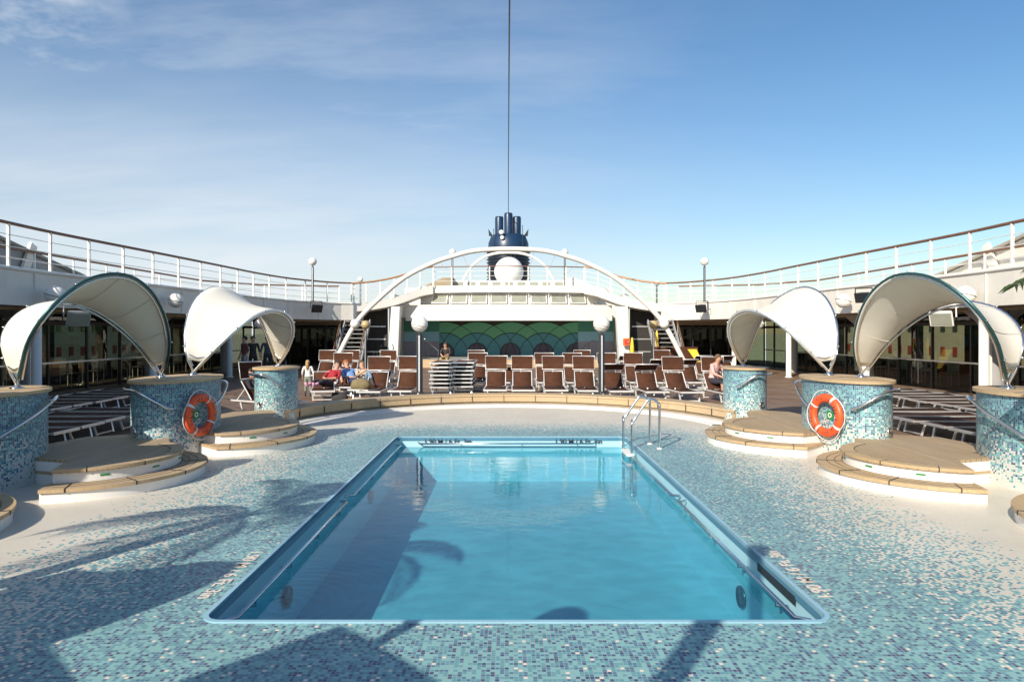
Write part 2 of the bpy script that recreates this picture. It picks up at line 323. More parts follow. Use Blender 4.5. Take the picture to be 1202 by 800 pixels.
# ------------------------------------------------------------------ mesh builder
SHIFT = {}
class MB:
    def __init__(s): s.v = []; s.f = []; s.uv = {}; s.smooth = set(); s.mi = {}
    def add(s, vs, fs, smooth=False, uvs=None, M=None, mi=0):
        b = len(s.v)
        s.v += [tuple(M @ Vector(p)) if M else tuple(p) for p in vs]
        for k, f_ in enumerate(fs):
            i = len(s.f); s.f.append(tuple(b+q for q in f_))
            if smooth: s.smooth.add(i)
            if uvs: s.uv[i] = uvs[k]
            if mi: s.mi[i] = mi
        return s
    def box(s, x0, x1, y0, y1, z0, z1, M=None, mi=0):
        vs = [(x, y, z) for z in (z0, z1) for y in (y0, y1) for x in (x0, x1)]
        fs = [(0, 2, 3, 1), (4, 5, 7, 6), (0, 1, 5, 4), (2, 6, 7, 3), (0, 4, 6, 2), (1, 3, 7, 5)]
        return s.add(vs, fs, M=M, mi=mi)
    def tube(s, path, r, n=8, closed=False, M=None, smooth=True, mi=0):
        P = [Vector(p) for p in path]; m = len(P)
        rs = r if isinstance(r, (list, tuple)) else [r]*m
        vs = []; up = None
        for i, p in enumerate(P):
            a = P[(i-1) % m] if (closed or i > 0) else P[i]; c = P[(i+1) % m] if (closed or i < m-1) else P[i]
            t = (c-a); t = t.normalized() if t.length > 1e-9 else Vector((0, 0, 1))
            if up is None:
                up = Vector((0, 0, 1)) if abs(t.z) < 0.9 else Vector((1, 0, 0))
            sd = t.cross(up)
            if sd.length < 1e-4: sd = t.cross(Vector((0, 1, 0)))
            sd.normalize(); u = sd.cross(t).normalized(); up = u
            for k in range(n):
                an = 2*PI*k/n
                vs.append(p + (sd*math.cos(an) + u*math.sin(an))*rs[i])
        fs = []
        for i in range(m if closed else m-1):
            j = (i+1) % m
            for k in range(n): fs.append((i*n+k, i*n+(k+1) % n, j*n+(k+1) % n, j*n+k))
        s.add(vs, fs, smooth, M=M, mi=mi)
        if not closed:
            s.add([vs[k] for k in range(n)], [tuple(range(n))[::-1]], M=M, mi=mi)
            s.add([vs[(m-1)*n+k] for k in range(n)], [tuple(range(n))], M=M, mi=mi)
        return s
    def bar(s, a, b, w, h, up=(0, 0, 1)):
        a = Vector(a); b = Vector(b); t = (b-a).normalized(); u = Vector(up)
        if abs(t.dot(u)) > 0.98: u = Vector((0, 1, 0))
        sd = t.cross(u).normalized()*w/2; u = sd.cross(t).normalized()*h/2
        vs = []
        for p in (a, b): vs += [p-sd-u, p+sd-u, p+sd+u, p-sd+u]
        return s.add(vs, [(0, 1, 2, 3), (7, 6, 5, 4), (0, 4, 5, 1), (1, 5, 6, 2), (2, 6, 7, 3), (3, 7, 4, 0)])
    def lathe(s, prof, c=(0, 0, 0), n=24, M=None, smooth=True):
        vs = []; 
        for (r, z) in prof:
            for k in range(n):
                a = 2*PI*k/n; vs.append((c[0]+r*math.cos(a), c[1]+r*math.sin(a), c[2]+z))
        fs = []
        for i in range(len(prof)-1):
            for k in range(n): fs.append((i*n+k, i*n+(k+1) % n, (i+1)*n+(k+1) % n, (i+1)*n+k))
        s.add(vs, fs, smooth, M=M)
        if prof[-1][0] > 1e-4: s.add(vs[-n:], [tuple(range(n))], M=M)
        if prof[0][0] > 1e-4: s.add(vs[:n], [tuple(range(n))[::-1]], M=M)
        return s
    def sphere(s, c, r, n=20, squash=1.0, M=None):
        k = n//2
        return s.lathe([(max(1e-5, r*math.sin(PI*i/k)), -r*squash*math.cos(PI*i/k)) for i in range(k+1)], c, n, M)
    def prism(s, outl, z0, z1, holes=(), uvwall=False, top=True, bottom=True, M=None, smoothwall=False):
        loops = [outl]+list(holes)
        flat = [p for l in loops for p in l]
        tris = tessellate_polygon([[Vector((p[0], p[1], 0)) for p in l] for l in loops])
        def fix(t_):
            a, b, c = [Vector((flat[i][0], flat[i][1])) for i in t_]
            return tuple(t_) if (b-a).cross(c-a) > 0 else tuple(t_)[::-1]
        tris = [fix(t_) for t_ in tris]
        if top: s.add([(p[0], p[1], z1) for p in flat], tris, M=M)
        if bottom: s.add([(p[0], p[1], z0) for p in flat], [t_[::-1] for t_ in tris], M=M)
        for li, l in enumerate(loops):
            n = len(l); ar = sum(l[i][0]*l[(i+1) % n][1]-l[(i+1) % n][0]*l[i][1] for i in range(n))
            vs = [(p[0], p[1], z0) for p in l]+[(p[0], p[1], z1) for p in l]
            fs = []; uvs = []; u = 0
            for i in range(n):
                j = (i+1) % n; L = math.dist(l[i], l[j])
                q = (i, j, n+j, n+i); uq = [(u, z0), (u+L, z0), (u+L, z1), (u, z1)]
                if (ar > 0) != (li == 0): q = q[::-1]; uq = uq[::-1]
                fs.append(q); uvs.append(uq); u += L
            s.add(vs, fs, smoothwall, uvs if uvwall else None, M=M)
        return s
    def grid(s, rows, smooth=True, flip=False):
        m = len(rows[0]); vs = [p for r_ in rows for p in r_]; fs = []
        for i in range(len(rows)-1):
            for k in range(m-1):
                q = (i*m+k, i*m+k+1, (i+1)*m+k+1, (i+1)*m+k); fs.append(q[::-1] if flip else q)
        return s.add(vs, fs, smooth)
    def build(s, name, mt, parent=None, world=True):
        me = bpy.data.meshes.new(name); sh = SHIFT.get(parent.name, Vector((0, 0, 0))) if (parent and world) else Vector((0, 0, 0))
        me.from_pydata([tuple(Vector(p)-sh) for p in s.v], [], s.f)
        for mm in (mt if isinstance(mt, (list, tuple)) else [mt]): me.materials.append(mm)
        for i in s.smooth: me.polygons[i].use_smooth = True
        for i, k in s.mi.items(): me.polygons[i].material_index = k
        if s.uv:
            ul = me.uv_layers.new(name='UVMap')
            for i, uvq in s.uv.items():
                for li, uv in zip(me.polygons[i].loop_indices, uvq): ul.data[li].uv = uv
        me.update()
        o = bpy.data.objects.new(name, me); COL.objects.link(o)
        if parent: o.parent = parent; SHIFT[o.name] = sh
        return o
def tag(o, label=None, cat=None, group=None, kind=None):
    if label: o['label'] = label
    if cat: o['category'] = cat
    if group: o['group'] = group
    if kind: o['kind'] = kind
    return o
def thing(name, label, cat, loc=(0, 0, 0), rz=0, group=None):
    o = bpy.data.objects.new(name, None); COL.objects.link(o); o.empty_display_size = 0.2
    o.location = loc; o.rotation_euler = (0, 0, rz); SHIFT[o.name] = Vector(loc)
    return tag(o, label, cat, group)
def copy_tree(o, parent=None):
    c = o.copy(); COL.objects.link(c); c.parent = parent
    for ch in [q for q in o.children]: copy_tree(ch, c)
    return c
def bevel(o, w=0.01, seg=2):
    md = o.modifiers.new('bevel', 'BEVEL'); md.width = w; md.segments = seg; md.limit_method = 'ANGLE'; md.angle_limit = R(40)
    return o
def W(px, py, Z): return Vector(((px-596)/F*Z+CX, Z, CZ-(py-390)/F*Z))
def catmull(P, k=6):
    P = [Vector(p) for p in P]; out = []
    for i in range(len(P)-1):
        a = P[max(i-1, 0)]; b = P[i]; c = P[i+1]; d_ = P[min(i+2, len(P)-1)]
        for j in range(k):
            t = j/k
            out.append(0.5*((2*b)+(c-a)*t+(2*a-5*b+4*c-d_)*t*t+(3*b-a-3*c+d_)*t**3))
    out.append(P[-1]); return out
def resample(P, n):
    L = [0]
    for i in range(1, len(P)): L.append(L[-1]+(P[i]-P[i-1]).length)
    out = []; j = 0
    for k in range(n):
        t = L[-1]*k/(n-1)
        while j < len(P)-2 and L[j+1] < t: j += 1
        q = (t-L[j])/max(1e-9, L[j+1]-L[j]); out.append(P[j].lerp(P[j+1], min(1, max(0, q))))
    return out
def mir(p, s): return Vector((p[0]*s, p[1], p[2]))
def ell(cx, cy, a, b, n=48, rot=0):
    out = []
    for k in range(n):
        t = 2*PI*k/n; x = a*math.cos(t); y = b*math.sin(t)
        out.append((cx+x*math.cos(rot)-y*math.sin(rot), cy+x*math.sin(rot)+y*math.cos(rot)))
    return out
def ordw(i): return ['first', 'second', 'third', 'fourth', 'fifth', 'sixth', 'seventh', 'eighth', 'ninth', 'tenth', 'eleventh', 'twelfth', 'thirteenth', 'fourteenth', 'fifteenth', 'sixteenth'][i]
LR = {-1: 'left', 1: 'right'}

# ================================================================== SETTING
TZ = 0.05       # terrace level
def rrect(x0, x1, y0, y1, r, n=6):
    out = []
    for cx, cy, a0 in ((x1-r, y1-r, 0), (x0+r, y1-r, 90), (x0+r, y0+r, 180), (x1-r, y0+r, 270)):
        for k in range(n+1):
            a = R(a0+90*k/n); out.append((cx+r*math.cos(a), cy+r*math.sin(a)))
    return out
PX, PY0, PY1 = 2.1, 4.46, 12.42
hole = rrect(-PX, PX, PY0, PY1, 0.14)
tag(MB().prism([(-7.2, -9), (7.2, -9), (7.2, 12), (5.2, 16), (3, 18.1), (-3, 18.1), (-5.2, 16), (-7.2, 12)], -0.02, 0.0, [hole], bottom=False).build('pool_deck', M_floor), kind='structure')

# pool
pool = thing('swimming_pool', 'rectangular turquoise swimming pool sunk into the mosaic tiled deck', 'swimming pool', (0, 8.4, -0.9))
inner = rrect(-PX+0.032, PX-0.032, PY0+0.032, PY1-0.032, 0.112)
MB().prism(hole, -0.05, 0.012, [inner], bottom=False).build('rim', M_coping, pool)
wallmb = MB()
n_ = len(inner)
wallmb.add([(p[0], p[1], -0.05) for p in inner]+[(p[0], p[1], -0.98) for p in inner], [(i, n_+i, n_+(i+1) % n_, (i+1) % n_) for i in range(n_)])
wallmb.build('wall', M_poolwall, pool)
stripb = mat('gutter_blue_paint', (0.07, 0.20, 0.30), 0.4)
inn2 = rrect(-PX+0.055, PX-0.055, PY0+0.055, PY1-0.055, 0.097)
gm = MB(); gm.add([(p[0], p[1], -0.002) for p in inn2]+[(p[0], p[1], -0.052) for p in inn2], [(i, n_+i, n_+(i+1) % n_, (i+1) % n_) for i in range(n_)])
gm.build('gutter_band', stripb, pool)
MB().prism(rrect(-PX, PX, PY0, PY1, 0.14), -0.98, -0.80, bottom=False).build('floor', M_poolfloor, pool)
mr = MB()
for s in (-1, 1):
    for (a, b_) in ((PY0+0.28, 8.1), (8.35, PY1-0.3)):
        x = s*(PX-0.14); 
        mr.tube([(s*(PX-0.05), a, -0.1), (x, a+0.05, -0.1), (x, b_-0.05, -0.1), (s*(PX-0.05), b_, -0.1)], 0.016, 8)
        k = a+0.4
        while k < b_-0.1:
            mr.tube([(x, k, -0.1), (x, k, -0.155), (s*(PX-0.05), k, -0.16)], 0.011, 6); k += 0.85
mr.tube([(-PX+0.42, PY1-0.06, -0.085), (-PX+0.46, PY1-0.14, -0.10), (PX-0.62, PY1-0.14, -0.10), (PX-0.58, PY1-0.06, -0.085)], 0.016, 8)
for x in (-0.9, 0.2, 1.2): mr.tube([(x, PY1-0.14, -0.1), (x, PY1-0.06, -0.14)], 0.011, 6)
mr.build('grab_rail', M_steel, pool)
gx = PX-0.052
MB().box(gx-0.006, gx-0.001, 5.0, 5.75, -0.10, -0.035).build('drain_slot', M_black, pool)
for (x, y, s) in ((-1, 6.15, -1), (1, 6.15, 1), (-1, 9.9, -1)):
    m_ = MB(); MM = Matrix.Translation((s*(PX-0.055), y, -0.48)) @ Matrix.Rotation(R(90), 4, 'Y')
    m_.lathe([(0.075, 0), (0.095, -0.02*s), (0.10, 0.0)], n=20, M=MM)
    m_.lathe([(0.001, -0.012*s), (0.07, -0.012*s), (0.075, 0)], n=20, M=MM)
    m_.build('underwater_light', M_teal, pool)
wt = MB(); NX, NY = 2, 2
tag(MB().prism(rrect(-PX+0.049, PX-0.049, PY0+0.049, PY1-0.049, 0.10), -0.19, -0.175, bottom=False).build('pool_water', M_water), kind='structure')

def text(name, body, size, loc, rot, mt, parent=None, ext=0.001, align='CENTER'):
    cu = bpy.data.curves.new(name, 'FONT'); cu.body = body; cu.size = size; cu.extrude = ext
    cu.align_x = align; cu.align_y = 'CENTER'; cu.offset = size*0.012
    tmp = bpy.data.objects.new('tmp', cu); COL.objects.link(tmp)
    bpy.context.view_layer.update()
    me = bpy.data.meshes.new_from_object(tmp.evaluated_get(bpy.context.evaluated_depsgraph_get()))
    bpy.data.objects.remove(tmp)
    MM = Matrix.Translation(Vector(loc)-(SHIFT.get(parent.name, Vector((0,0,0))) if parent else Vector((0,0,0)))) @ rot.to_4x4()
    me.transform(MM); me.materials.clear(); me.materials.append(mt)
    o = bpy.data.objects.new(name, me); COL.objects.link(o)
    if parent: o.parent = parent
    return o
M_ink = mat('black_lettering', (0.03, 0.04, 0.05), 0.5)
M_cream = mat('cream_tile_lettering', (0.72, 0.62, 0.54), 0.45, vary=0.15, vscale=40)
rX = Matrix.Rotation(R(90), 3, 'X')
for x in (-1.15, 1.22):
    text('depth_marking', '1.90 M / 6 Ft. 3in', 0.125, (x, PY1-0.056, -0.075), rX, M_ink, pool)
text('depth_marking', '1.90 M / 6 Ft. 3in', 0.155, (PX+0.13, 5.4, 0.005), Matrix.Rotation(R(90), 3, 'Z'), M_cream, pool)
text('depth_marking', '1.90 M / 6 Ft. 3in', 0.155, (-PX-0.13, 5.4, 0.005), Matrix.Rotation(R(-90), 3, 'Z'), M_cream, pool)

# ladder
lad = thing('pool_ladder', 'polished steel ladder with two looped handrails at the far right pool corner', 'pool ladder', (2.2, 11.5, 0))
for yy in (11.15, 11.62):
    xx = 2.42 if yy < 11.3 else 2.36
    arc = [(xx, yy, 0), (xx, yy, 0.62)]
    for k in range(1, 8): 
        a = R(180-k*20); arc.append((xx-0.13-0.13*math.cos(a)*1.0+0.0, yy, 0.66+0.13*math.sin(a)))
    arc = [(xx, yy, 0.0), (xx, yy, 0.66), (xx-0.02, yy, 0.74), (xx-0.09, yy, 0.80), (xx-0.15, yy, 0.81), (xx-0.21, yy, 0.77), (xx-0.42, yy, 0.46), (xx-0.45, yy, 0.38), (xx-0.45, yy, -0.75)]
    MB().tube(catmull(arc, 3), 0.021, 10).build('handrail', M_steel, lad)
    MB().lathe([(0.045, 0.001), (0.045, 0.012), (0.03, 0.02)], (xx, yy, 0), 16).build('foot_flange', M_white, lad)
for z in (-0.10, -0.34, -0.58):
    MB().box(1.88, 2.0, 11.12, 11.65, z-0.02, z+0.02).build('tread', M_white if z > -0.2 else M_steel, lad)

# terrace (outer deck), with the pool area cut out
edge = [(-6.9, -9), (-6.9, 6.4), (-6.7, 8.5), (-5.95, 11.1), (-5.5, 13), (-5.0, 14.4)]
RC, RR = 13.1, 4.74
arcL = [(-RR*math.sin(R(a)), RC+RR*math.cos(R(a))) for a in range(72, -1, -6)]
for s in (-1, 1):
    ar2 = [(x*(RR+0.42)/RR, RC+(y-RC)*(RR+0.42)/RR) for x, y in arcL]
    out = edge+ar2+[(0, 46), (-17, 46), (-17, -9)]
    out = [(x*-s, y) for x, y in out]
    tag(MB().prism(out, -0.12, TZ, bottom=False).build('terrace_deck', M_teakdeck), kind='structure')
# coaming bench round the far end
co = thing('curved_bench', 'long curved wooden coaming bench round the far end of the pool deck', 'bench', (0, RC+RR, 0))
AR = [R(a) for a in range(-78, 79, 3)]
def ringp(r0, r1, z0, z1):
    m_ = MB(); prof = [(r0, z0), (r1, z0), (r1, z1), (r0, z1)]
    rows = [[(r_*math.sin(a), RC+r_*math.cos(a), z_) for a in AR] for r_, z_ in prof+[prof[0]]]
    return m_.grid(rows, smooth=False)
ringp(RR-0.02, RR+0.52, 0.235, 0.285).build('seat', M_teakc, co)
mm = ringp(RR, RR+0.48, 0.10, 0.233); mm.build('front_panel', M_teakc, co)
M_greyw = mat('greyed_wood', (0.30, 0.24, 0.16), 0.8, vary=0.15)
ringp(RR+0.04, RR+0.46, 0.0, 0.098).build('plinth', M_greyw, co)
jm = MB()
for a in range(-72, 78, 10):
    c_, s_ = math.cos(R(a)), math.sin(R(a)); q = Matrix.Translation((RR*s_, RC+RR*c_, 0)) @ Matrix.Rotation(-R(a), 4, 'Z')
    jm.box(-0.004, 0.004, -0.024, -0.002, 0.10, 0.287, M=q)
jm.build('joint', M_black, co)
gt = thing('deck_gutter', 'low white curved gutter strip at the foot of the wooden bench', 'gutter', (0, RC+RR-0.3, 0))
ringp(RR-0.30, RR-0.02, 0.0, 0.045).build('channel', M_grp, gt)
ringp(RR-0.52, RR-0.32, 0.0, 0.015).build('lip', M_grp, gt)

# sea, quay, harbour buildings
tag(MB().box(-4000, 4000, -3000, 6000, -13.1, -13).build('sea', M_sea), kind='structure')
for s in (-1, 1):
    tag(MB().box(*((-400, -30) if s < 0 else (30, 400)), -60, 260, -12.9, -10).build('quay', M_quay), kind='structure')
def harbour(s, x, y0, y1, top, mt, label):
    b = thing('harbour_building', label, 'building', (x, (y0+y1)/2, -10))
    MB().box(min(x, x+s*14), max(x, x+s*14), y0, y1, -10, top).build('wall', mt, b)
    MB().box(min(x-s*.5, x+s*14), max(x-s*.5, x+s*14), y0-.5, y1+.5, top, top+0.5).build('roof', M_pale, b)
    first = {}
    zs = [top-2.4, top-5.6, top-8.8, top-12.0]; yy = y0+2
    cnt = 0
    while yy < y1-1.5 and cnt < 92:
        for k, z in enumerate(zs):
            red = (k == 1)
            if red not in first:
                w_ = MB().box(-0.12, 0.12, -0.4, 0.4, -0.6, 0.6).build('window', M_shutter if red else M_darkwin, b, world=False); first[red] = w_
            else:
                w_ = first[red].copy(); COL.objects.link(w_); w_.parent = b
            w_.location = (0, yy-(y0+y1)/2, z+10); cnt += 1
        yy += 2.5
harbour(-1, -52, 10, 62, 6.5, M_ochre, 'ochre harbour building with dark windows seen through the left glass wall')
harbour(-1, -58, 66, 130, 5.0, M_pale, 'pale harbour building further off through the left glass wall')
harbour(1, 50, 10, 70, 6.5, M_ochre, 'ochre harbour building with red shutters seen through the right glass wall')
harbour(1, 58, 74, 130, 5.0, M_pale, 'pale harbour building further off through the right glass wall')

# ------------------------------------------------------------------ upper deck galleries
EDGE = [(-8.8, -9), (-8.8, 9.0), (-9.3, 11), (-11.2, 13.5), (-11.8, 14.8), (-11.8, 16), (-11.8, 18), (-11.6, 20.6), (-11.4, 23), (-11.15, 26.7), (-10.95, 30), (-10.4, 33), (-9.2, 35.3), (-8.1, 36.1)]  # near ends, out of view, bent inward to shade the side terraces
EDGE = [tuple(p[:2]) for p in catmull([(x, y, 0) for x, y in EDGE], 3)]
UZ = 3.4
def rail(name, path, h, label, spacing, mt=M_white, wires=3, postr=0.032, group=None, hand=M_handr, handr=0.042):
    P = [Vector(p) for p in path]
    r_ = thing(name, label, 'railing', tuple(P[len(P)//2]), group=group)
    MB().tube([p+Vector((0, 0, h)) for p in P], handr, 8).build('handrail', hand, r_)
    for k in range(wires):
        MB().tube([p+Vector((0, 0, h*(k+1)/(wires+1))) for p in P], 0.011, 5).build('wire', mt, r_)
    L = sum((P[i+1]-P[i]).length for i in range(len(P)-1)); n = max(2, int(L/spacing)+1)
    proto = None
    for q in resample(P, n):
        if proto is None:
            proto = MB().box(-postr, postr, -postr*0.8, postr*0.8, 0, h-handr*0.5).build('post', mt, r_, world=False); o = proto
        else: o = proto.copy(); COL.objects.link(o); o.parent = r_
        o.location = q-r_.location
    return r_
for s in (-1, 1):
    side_ = LR[s]
    g = thing('upper_deck_gallery', 'cream upper deck gallery running above the %s glass wall' % side_, 'deck', (s*14, 14, 0))
    ed = [(x*-s, y) for x, y in EDGE]
    ed = [(-x, y) for x, y in ed] if False else ed
    outl = ed+[(-s*-1*8.1, 40), (s*17, 40), (s*17, -9)]
    outl = [(abs(x)*s, y) for x, y in outl]
    mb = MB().prism(outl, 2.55, UZ); mb.build('deck_slab', M_hull, g)
    # rounded lip on top and soffit trim
    lip = [(abs(x)*s, y, UZ+0.02) for x, y in ed]
    MB().tube(lip, 0.05, 6).build('edge_lip', M_white, g)
    sof = [Vector((s*(abs(x)+0.5), y, 2.50)) for x, y in ed]
    MB().tube(sof, 0.06, 6).build('soffit_trim', M_greyw, g)
    rail('upper_deck_railing', [(s*(abs(x)+0.1), y, UZ) for x, y in EDGE[6:]], 1.1, 'white post railing with brown handrail along the edge of the %s upper deck' % side_, 1.42)
    rail('outboard_railing', [(s*15.3, y, UZ) for y in range(20, 36, 2)]+[(s*13.5, 37, UZ), (s*9.5, 38.2, UZ)], 1.08, 'outboard ship side railing at the back of the %s upper deck' % side_, 1.9, postr=0.028)
    # outer ship side wall with openings, inner glass wall
    ow = thing('ship_side_wall', 'outer ship side wall with wide window openings behind the %s lounge' % side_, 'wall', (s*16.3, 15, 0))
    xa, xb = sorted((s*16.2, s*16.5))
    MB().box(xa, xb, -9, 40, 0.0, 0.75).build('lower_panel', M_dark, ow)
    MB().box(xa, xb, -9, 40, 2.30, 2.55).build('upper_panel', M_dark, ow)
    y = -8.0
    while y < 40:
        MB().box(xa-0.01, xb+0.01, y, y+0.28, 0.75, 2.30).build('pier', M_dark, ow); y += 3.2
    gw = thing('glass_wall', 'tall tinted glass wall of the lounge under the %s upper deck' % side_, 'glass wall', (s*13.9, 15, 0))
    MB().box(min(s*13.9, s*13.915), max(s*13.9, s*13.915), -9, 36.9, 0.1, 2.55).build('pane', M_glass, gw)
    y = -8
    while y < 37:
        MB().box(s*13.9-0.04, s*13.9+0.04, y, y+0.06, TZ, 2.55).build('mullion', M_darkmetal, gw); y += 1.9
    MB().box(s*13.9-0.05, s*13.9+0.05, -9, 36.9, 2.12, 2.24).build('transom', M_black, gw)
    MB().box(s*13.9-0.05, s*13.9+0.05, -9, 36.9, 0.95, 1.0).build('grab_rail', M_alu, gw)
    # front glass wall closing the far end
    fw = thing('front_glass_wall', 'glass wall with dark frames closing the %s lounge beside the stage' % side_, 'glass wall', (s*10.5, 37, 0))
    xa, xb = sorted((s*8.0, s*13.85))
    MB().box(xa, xb, 37, 37.015, 0.1, 2.55).build('pane', M_glass, fw)
    x = xa
    while x < xb: MB().box(x, x+0.06, 36.96, 37.04, TZ, 2.55).build('mullion', M_darkmetal, fw); x += 0.97
    MB().box(xa, xb, 36.95, 37.05, 2.1, 2.2).build('transom', M_darkmetal, fw)
    MB().box(xa, xb, 36.9, 36.95, 2.3, 2.55).build('header', M_greyw, fw)
    # lounge floor inside
    tag(MB().box(min(s*14, s*16.2), max(s*14, s*16.2), -9, 46, 0.052, 0.07).build('lounge_floor', M_carpet), kind='structure')
    # round columns under the gallery
    for i, yy in enumerate((5.5, 11.0, 16.5, 22.4, 28.2, 33.2)):
        ex = (10.6 if yy < 12 else 11.95 if yy < 20 else 12.2) - (0.15 if yy > 25 else 0) - (0.6 if yy > 31 else 0)
        ct = thing('deck_column', 'round white column under the %s gallery, %s from the camera' % (side_, ordw(i)), 'column', (s*(ex-0.5), yy, TZ), group='columns under the galleries')
        MB().lathe([(0.15, 0), (0.15, 0.02), (0.105, 0.03), (0.105, 2.49)], n=20).build('shaft', M_white, ct, world=False)
    # wide flared pillars inside
    for i, yy in enumerate((12.0, 18.6, 25.2, 31.8)):
        ct = thing('flared_pillar', 'dark flared structural pillar in the %s lounge, %s from the camera' % (side_, ordw(i)), 'pillar', (s*13.2, yy, TZ), group='flared pillars in the lounges')
        MB().lathe([(0.24, 0), (0.24, 1.6), (0.28, 1.85), (0.42, 2.15), (0.75, 2.45)], n=16).build('shaft', M_greydeck, ct, world=False)
        MB().box(s*-0.3-0.03, s*-0.3+0.03, -0.3, -0.26, 0, 2.0).build('cover_strip', M_white, ct, world=False)
# swept windbreak structures standing outboard on the upper deck
for s in (-1, 1):
    wb = thing('windbreak_house', 'swept roofed shelter at the outer edge of the %s upper deck' % LR[s], 'shelter', (s*15.9, 20, UZ))
    prof = [(13.0, 5.9), (17.5, 5.35), (20.2, 4.85), (22.6, 4.35), (24.6, 3.95), (26.4, 3.42), (13.0, 3.42)]
    m_ = MB(); x0, x1 = s*15.6, s*16.6
    n0 = len(prof); vs = [(x0, y, z) for y, z in prof]+[(x1, y, z) for y, z in prof]
    m_.add(vs, [tuple(range(n0)), tuple(range(2*n0-1, n0-1, -1))]+[(i, n0+i, n0+(i+1) % n0, (i+1) % n0) for i in range(n0)])
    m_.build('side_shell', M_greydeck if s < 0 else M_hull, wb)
    rf = MB(); rf.grid([[(s*15.35, y, z+0.05) for y, z in prof[:6]], [(s*16.7, y, z+0.09) for y, z in prof[:6]]], False)
    rf.build('roof', M_hull, wb)
    for k in range(4):
        y0 = 14.5+k*1.6
        MB().box(x0-0.02, x0+0.02, y0, y0+1.3, 3.7, 4.35).build('window', M_darkwin, wb)
    MB().bar((s*15.5, 21.6, 3.42), (s*15.5, 22.2, 4.75), 0.10, 0.3).build('raked_post', M_white, wb)

# ------------------------------------------------------------------ stage front and bridge
st = thing('stage_house', 'white bridge structure with eight raked windows above the open stage', 'superstructure', (0, 38, 0))
def curvefront(z0, z1, xh, y0, bulge, th, name, mt, parent, n=24, slope=0.0):
    m_ = MB(); rows = []
    for (dz, dy) in ((z0, 0), (z1, slope), (z1, slope+th), (z0, th), (z0, 0)):
        rows.append([(-xh+2*xh*k/n, y0-bulge*(1-((k/n*2-1)**2))+dy, dz) for k in range(n+1)])
    m_.grid(rows, smooth=False)
    for e in (0, n): m_.add([rows[q][e] for q in range(4)], [(0, 1, 2, 3)])
    return m_.build(name, mt, parent)
curvefront(2.55, 3.42, 5.75, 38.0, 0.9, 0.5, 'lower_fascia', M_white, st)
curvefront(3.42, 4.10, 5.0, 38.6, 0.9, 0.4, 'window_band', M_white, st, slope=0.12)
curvefront(4.10, 4.48, 5.1, 38.3, 0.9, 4.5, 'bridge_deck', M_white, st)
for k in range(8):
    x = -3.85+k*1.1; yb = 38.6-0.9*(1-(x/5.0)**2)-0.10
    q = Matrix.Translation((x, yb, 3.76)) @ Matrix.Rotation(math.atan(2*0.9*x/25.0), 4, 'Z') @ Matrix.Rotation(R(-24), 4, 'X')
    wobj = MB().box(-0.40, 0.40, -0.03, 0.03, -0.24, 0.24, M=q).build('window', M_winpane, st)
    fr_ = MB()
    fr_.box(-0.45, -0.402, -0.04, 0.14, -0.28, 0.28, M=q); fr_.box(0.402, 0.45, -0.04, 0.14, -0.28, 0.28, M=q)
    fr_.box(-0.402, 0.402, -0.04, 0.1, 0.242, 0.28, M=q); fr_.box(-0.402, 0.402, -0.04, 0.1, -0.28, -0.242, M=q)
    fr_.build('frame', M_white, wobj)
    MB().bar((x+0.55, yb-0.12, 3.44), (x+0.55, yb+0.02, 4.09), 0.035, 0.05).build('window_fin', M_alu, st)
for s in (-1, 1):
    c_ = MB(); xa = s*6.25
    c_.add([(xa-0.28, 36.6, TZ), (xa+0.28, 36.6, TZ), (xa+0.28, 37.4, TZ), (xa-0.28, 37.4, TZ), (xa-0.28+s*-0.18, 36.8, 3.3), (xa+0.28-s*0.1, 36.8, 3.3), (xa+0.28-s*0.1, 37.4, 3.3), (xa-0.28-s*0.18, 37.4, 3.3)],
           [(3, 2, 1, 0), (4, 5, 6, 7), (0, 1, 5, 4), (1, 2, 6, 5), (2, 3, 7, 6), (3, 0, 4, 7)])
    bevel(c_.build('column', M_white, st), 0.05)
    # sloping walkway from the galleries up to the bridge
    pts = [(-8.3, 36.0, 3.4), (-7.2, 36.5, 3.55), (-6.0, 37.0, 3.85), (-4.9, 37.5, 4.3), (-4.2, 37.8, 4.46)]
    rp = thing('access_ramp', 'sloping white walkway joining the %s upper deck to the bridge' % LR[s], 'walkway', (s*6.3, 36.6, 3.4))
    rm = MB(); rows = [[], [], [], []]
    for (x, y, z) in catmull(pts, 3):
        rows[0].append((x*-s*-1 if False else s*abs(x), y, z-0.42)); rows[1].append((s*abs(x), y, z)); rows[2].append((s*abs(x), y+1.6, z)); rows[3].append((s*abs(x), y+1.6, z-0.42))
    rows.append(rows[0]); rm.grid(rows, False)
    for e in (0, -1): rm.add([rows[q][e] for q in range(4)], [(0, 1, 2, 3)])
    rm.build('walkway_slab', M_white, rp)
    cp = catmull([(s*abs(x), y, z) for x, y, z in pts], 3)
    rail('ramp_railing', cp, 1.08, 'railing with varnished wooden handrail along the sloping %s walkway' % LR[s], 0.75, hand=mat('light_varnished_wood', (0.42, 0.22, 0.10), 0.4), handr=0.05)
    # solid wing of the superstructure behind
    sw = MB(); sw.add([(s*3.3, 40.5, 4.48), (s*5.4, 40.5, 4.48), (s*3.3, 40.5, 5.15), (s*3.9, 40.5, 5.15), (s*3.3, 43, 4.48), (s*5.4, 43, 4.48), (s*3.3, 43, 5.15), (s*3.9, 43, 5.15)],
                      [(0, 1, 3, 2), (4, 6, 7, 5), (1, 5, 7, 3), (2, 3, 7, 6), (0, 2, 6, 4)])
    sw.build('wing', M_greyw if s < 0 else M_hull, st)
hb = MB(); hb.box(-3.3, 3.3, 41.0, 44.5, 4.48, 5.02); hb.build('deck_house', M_white, st)
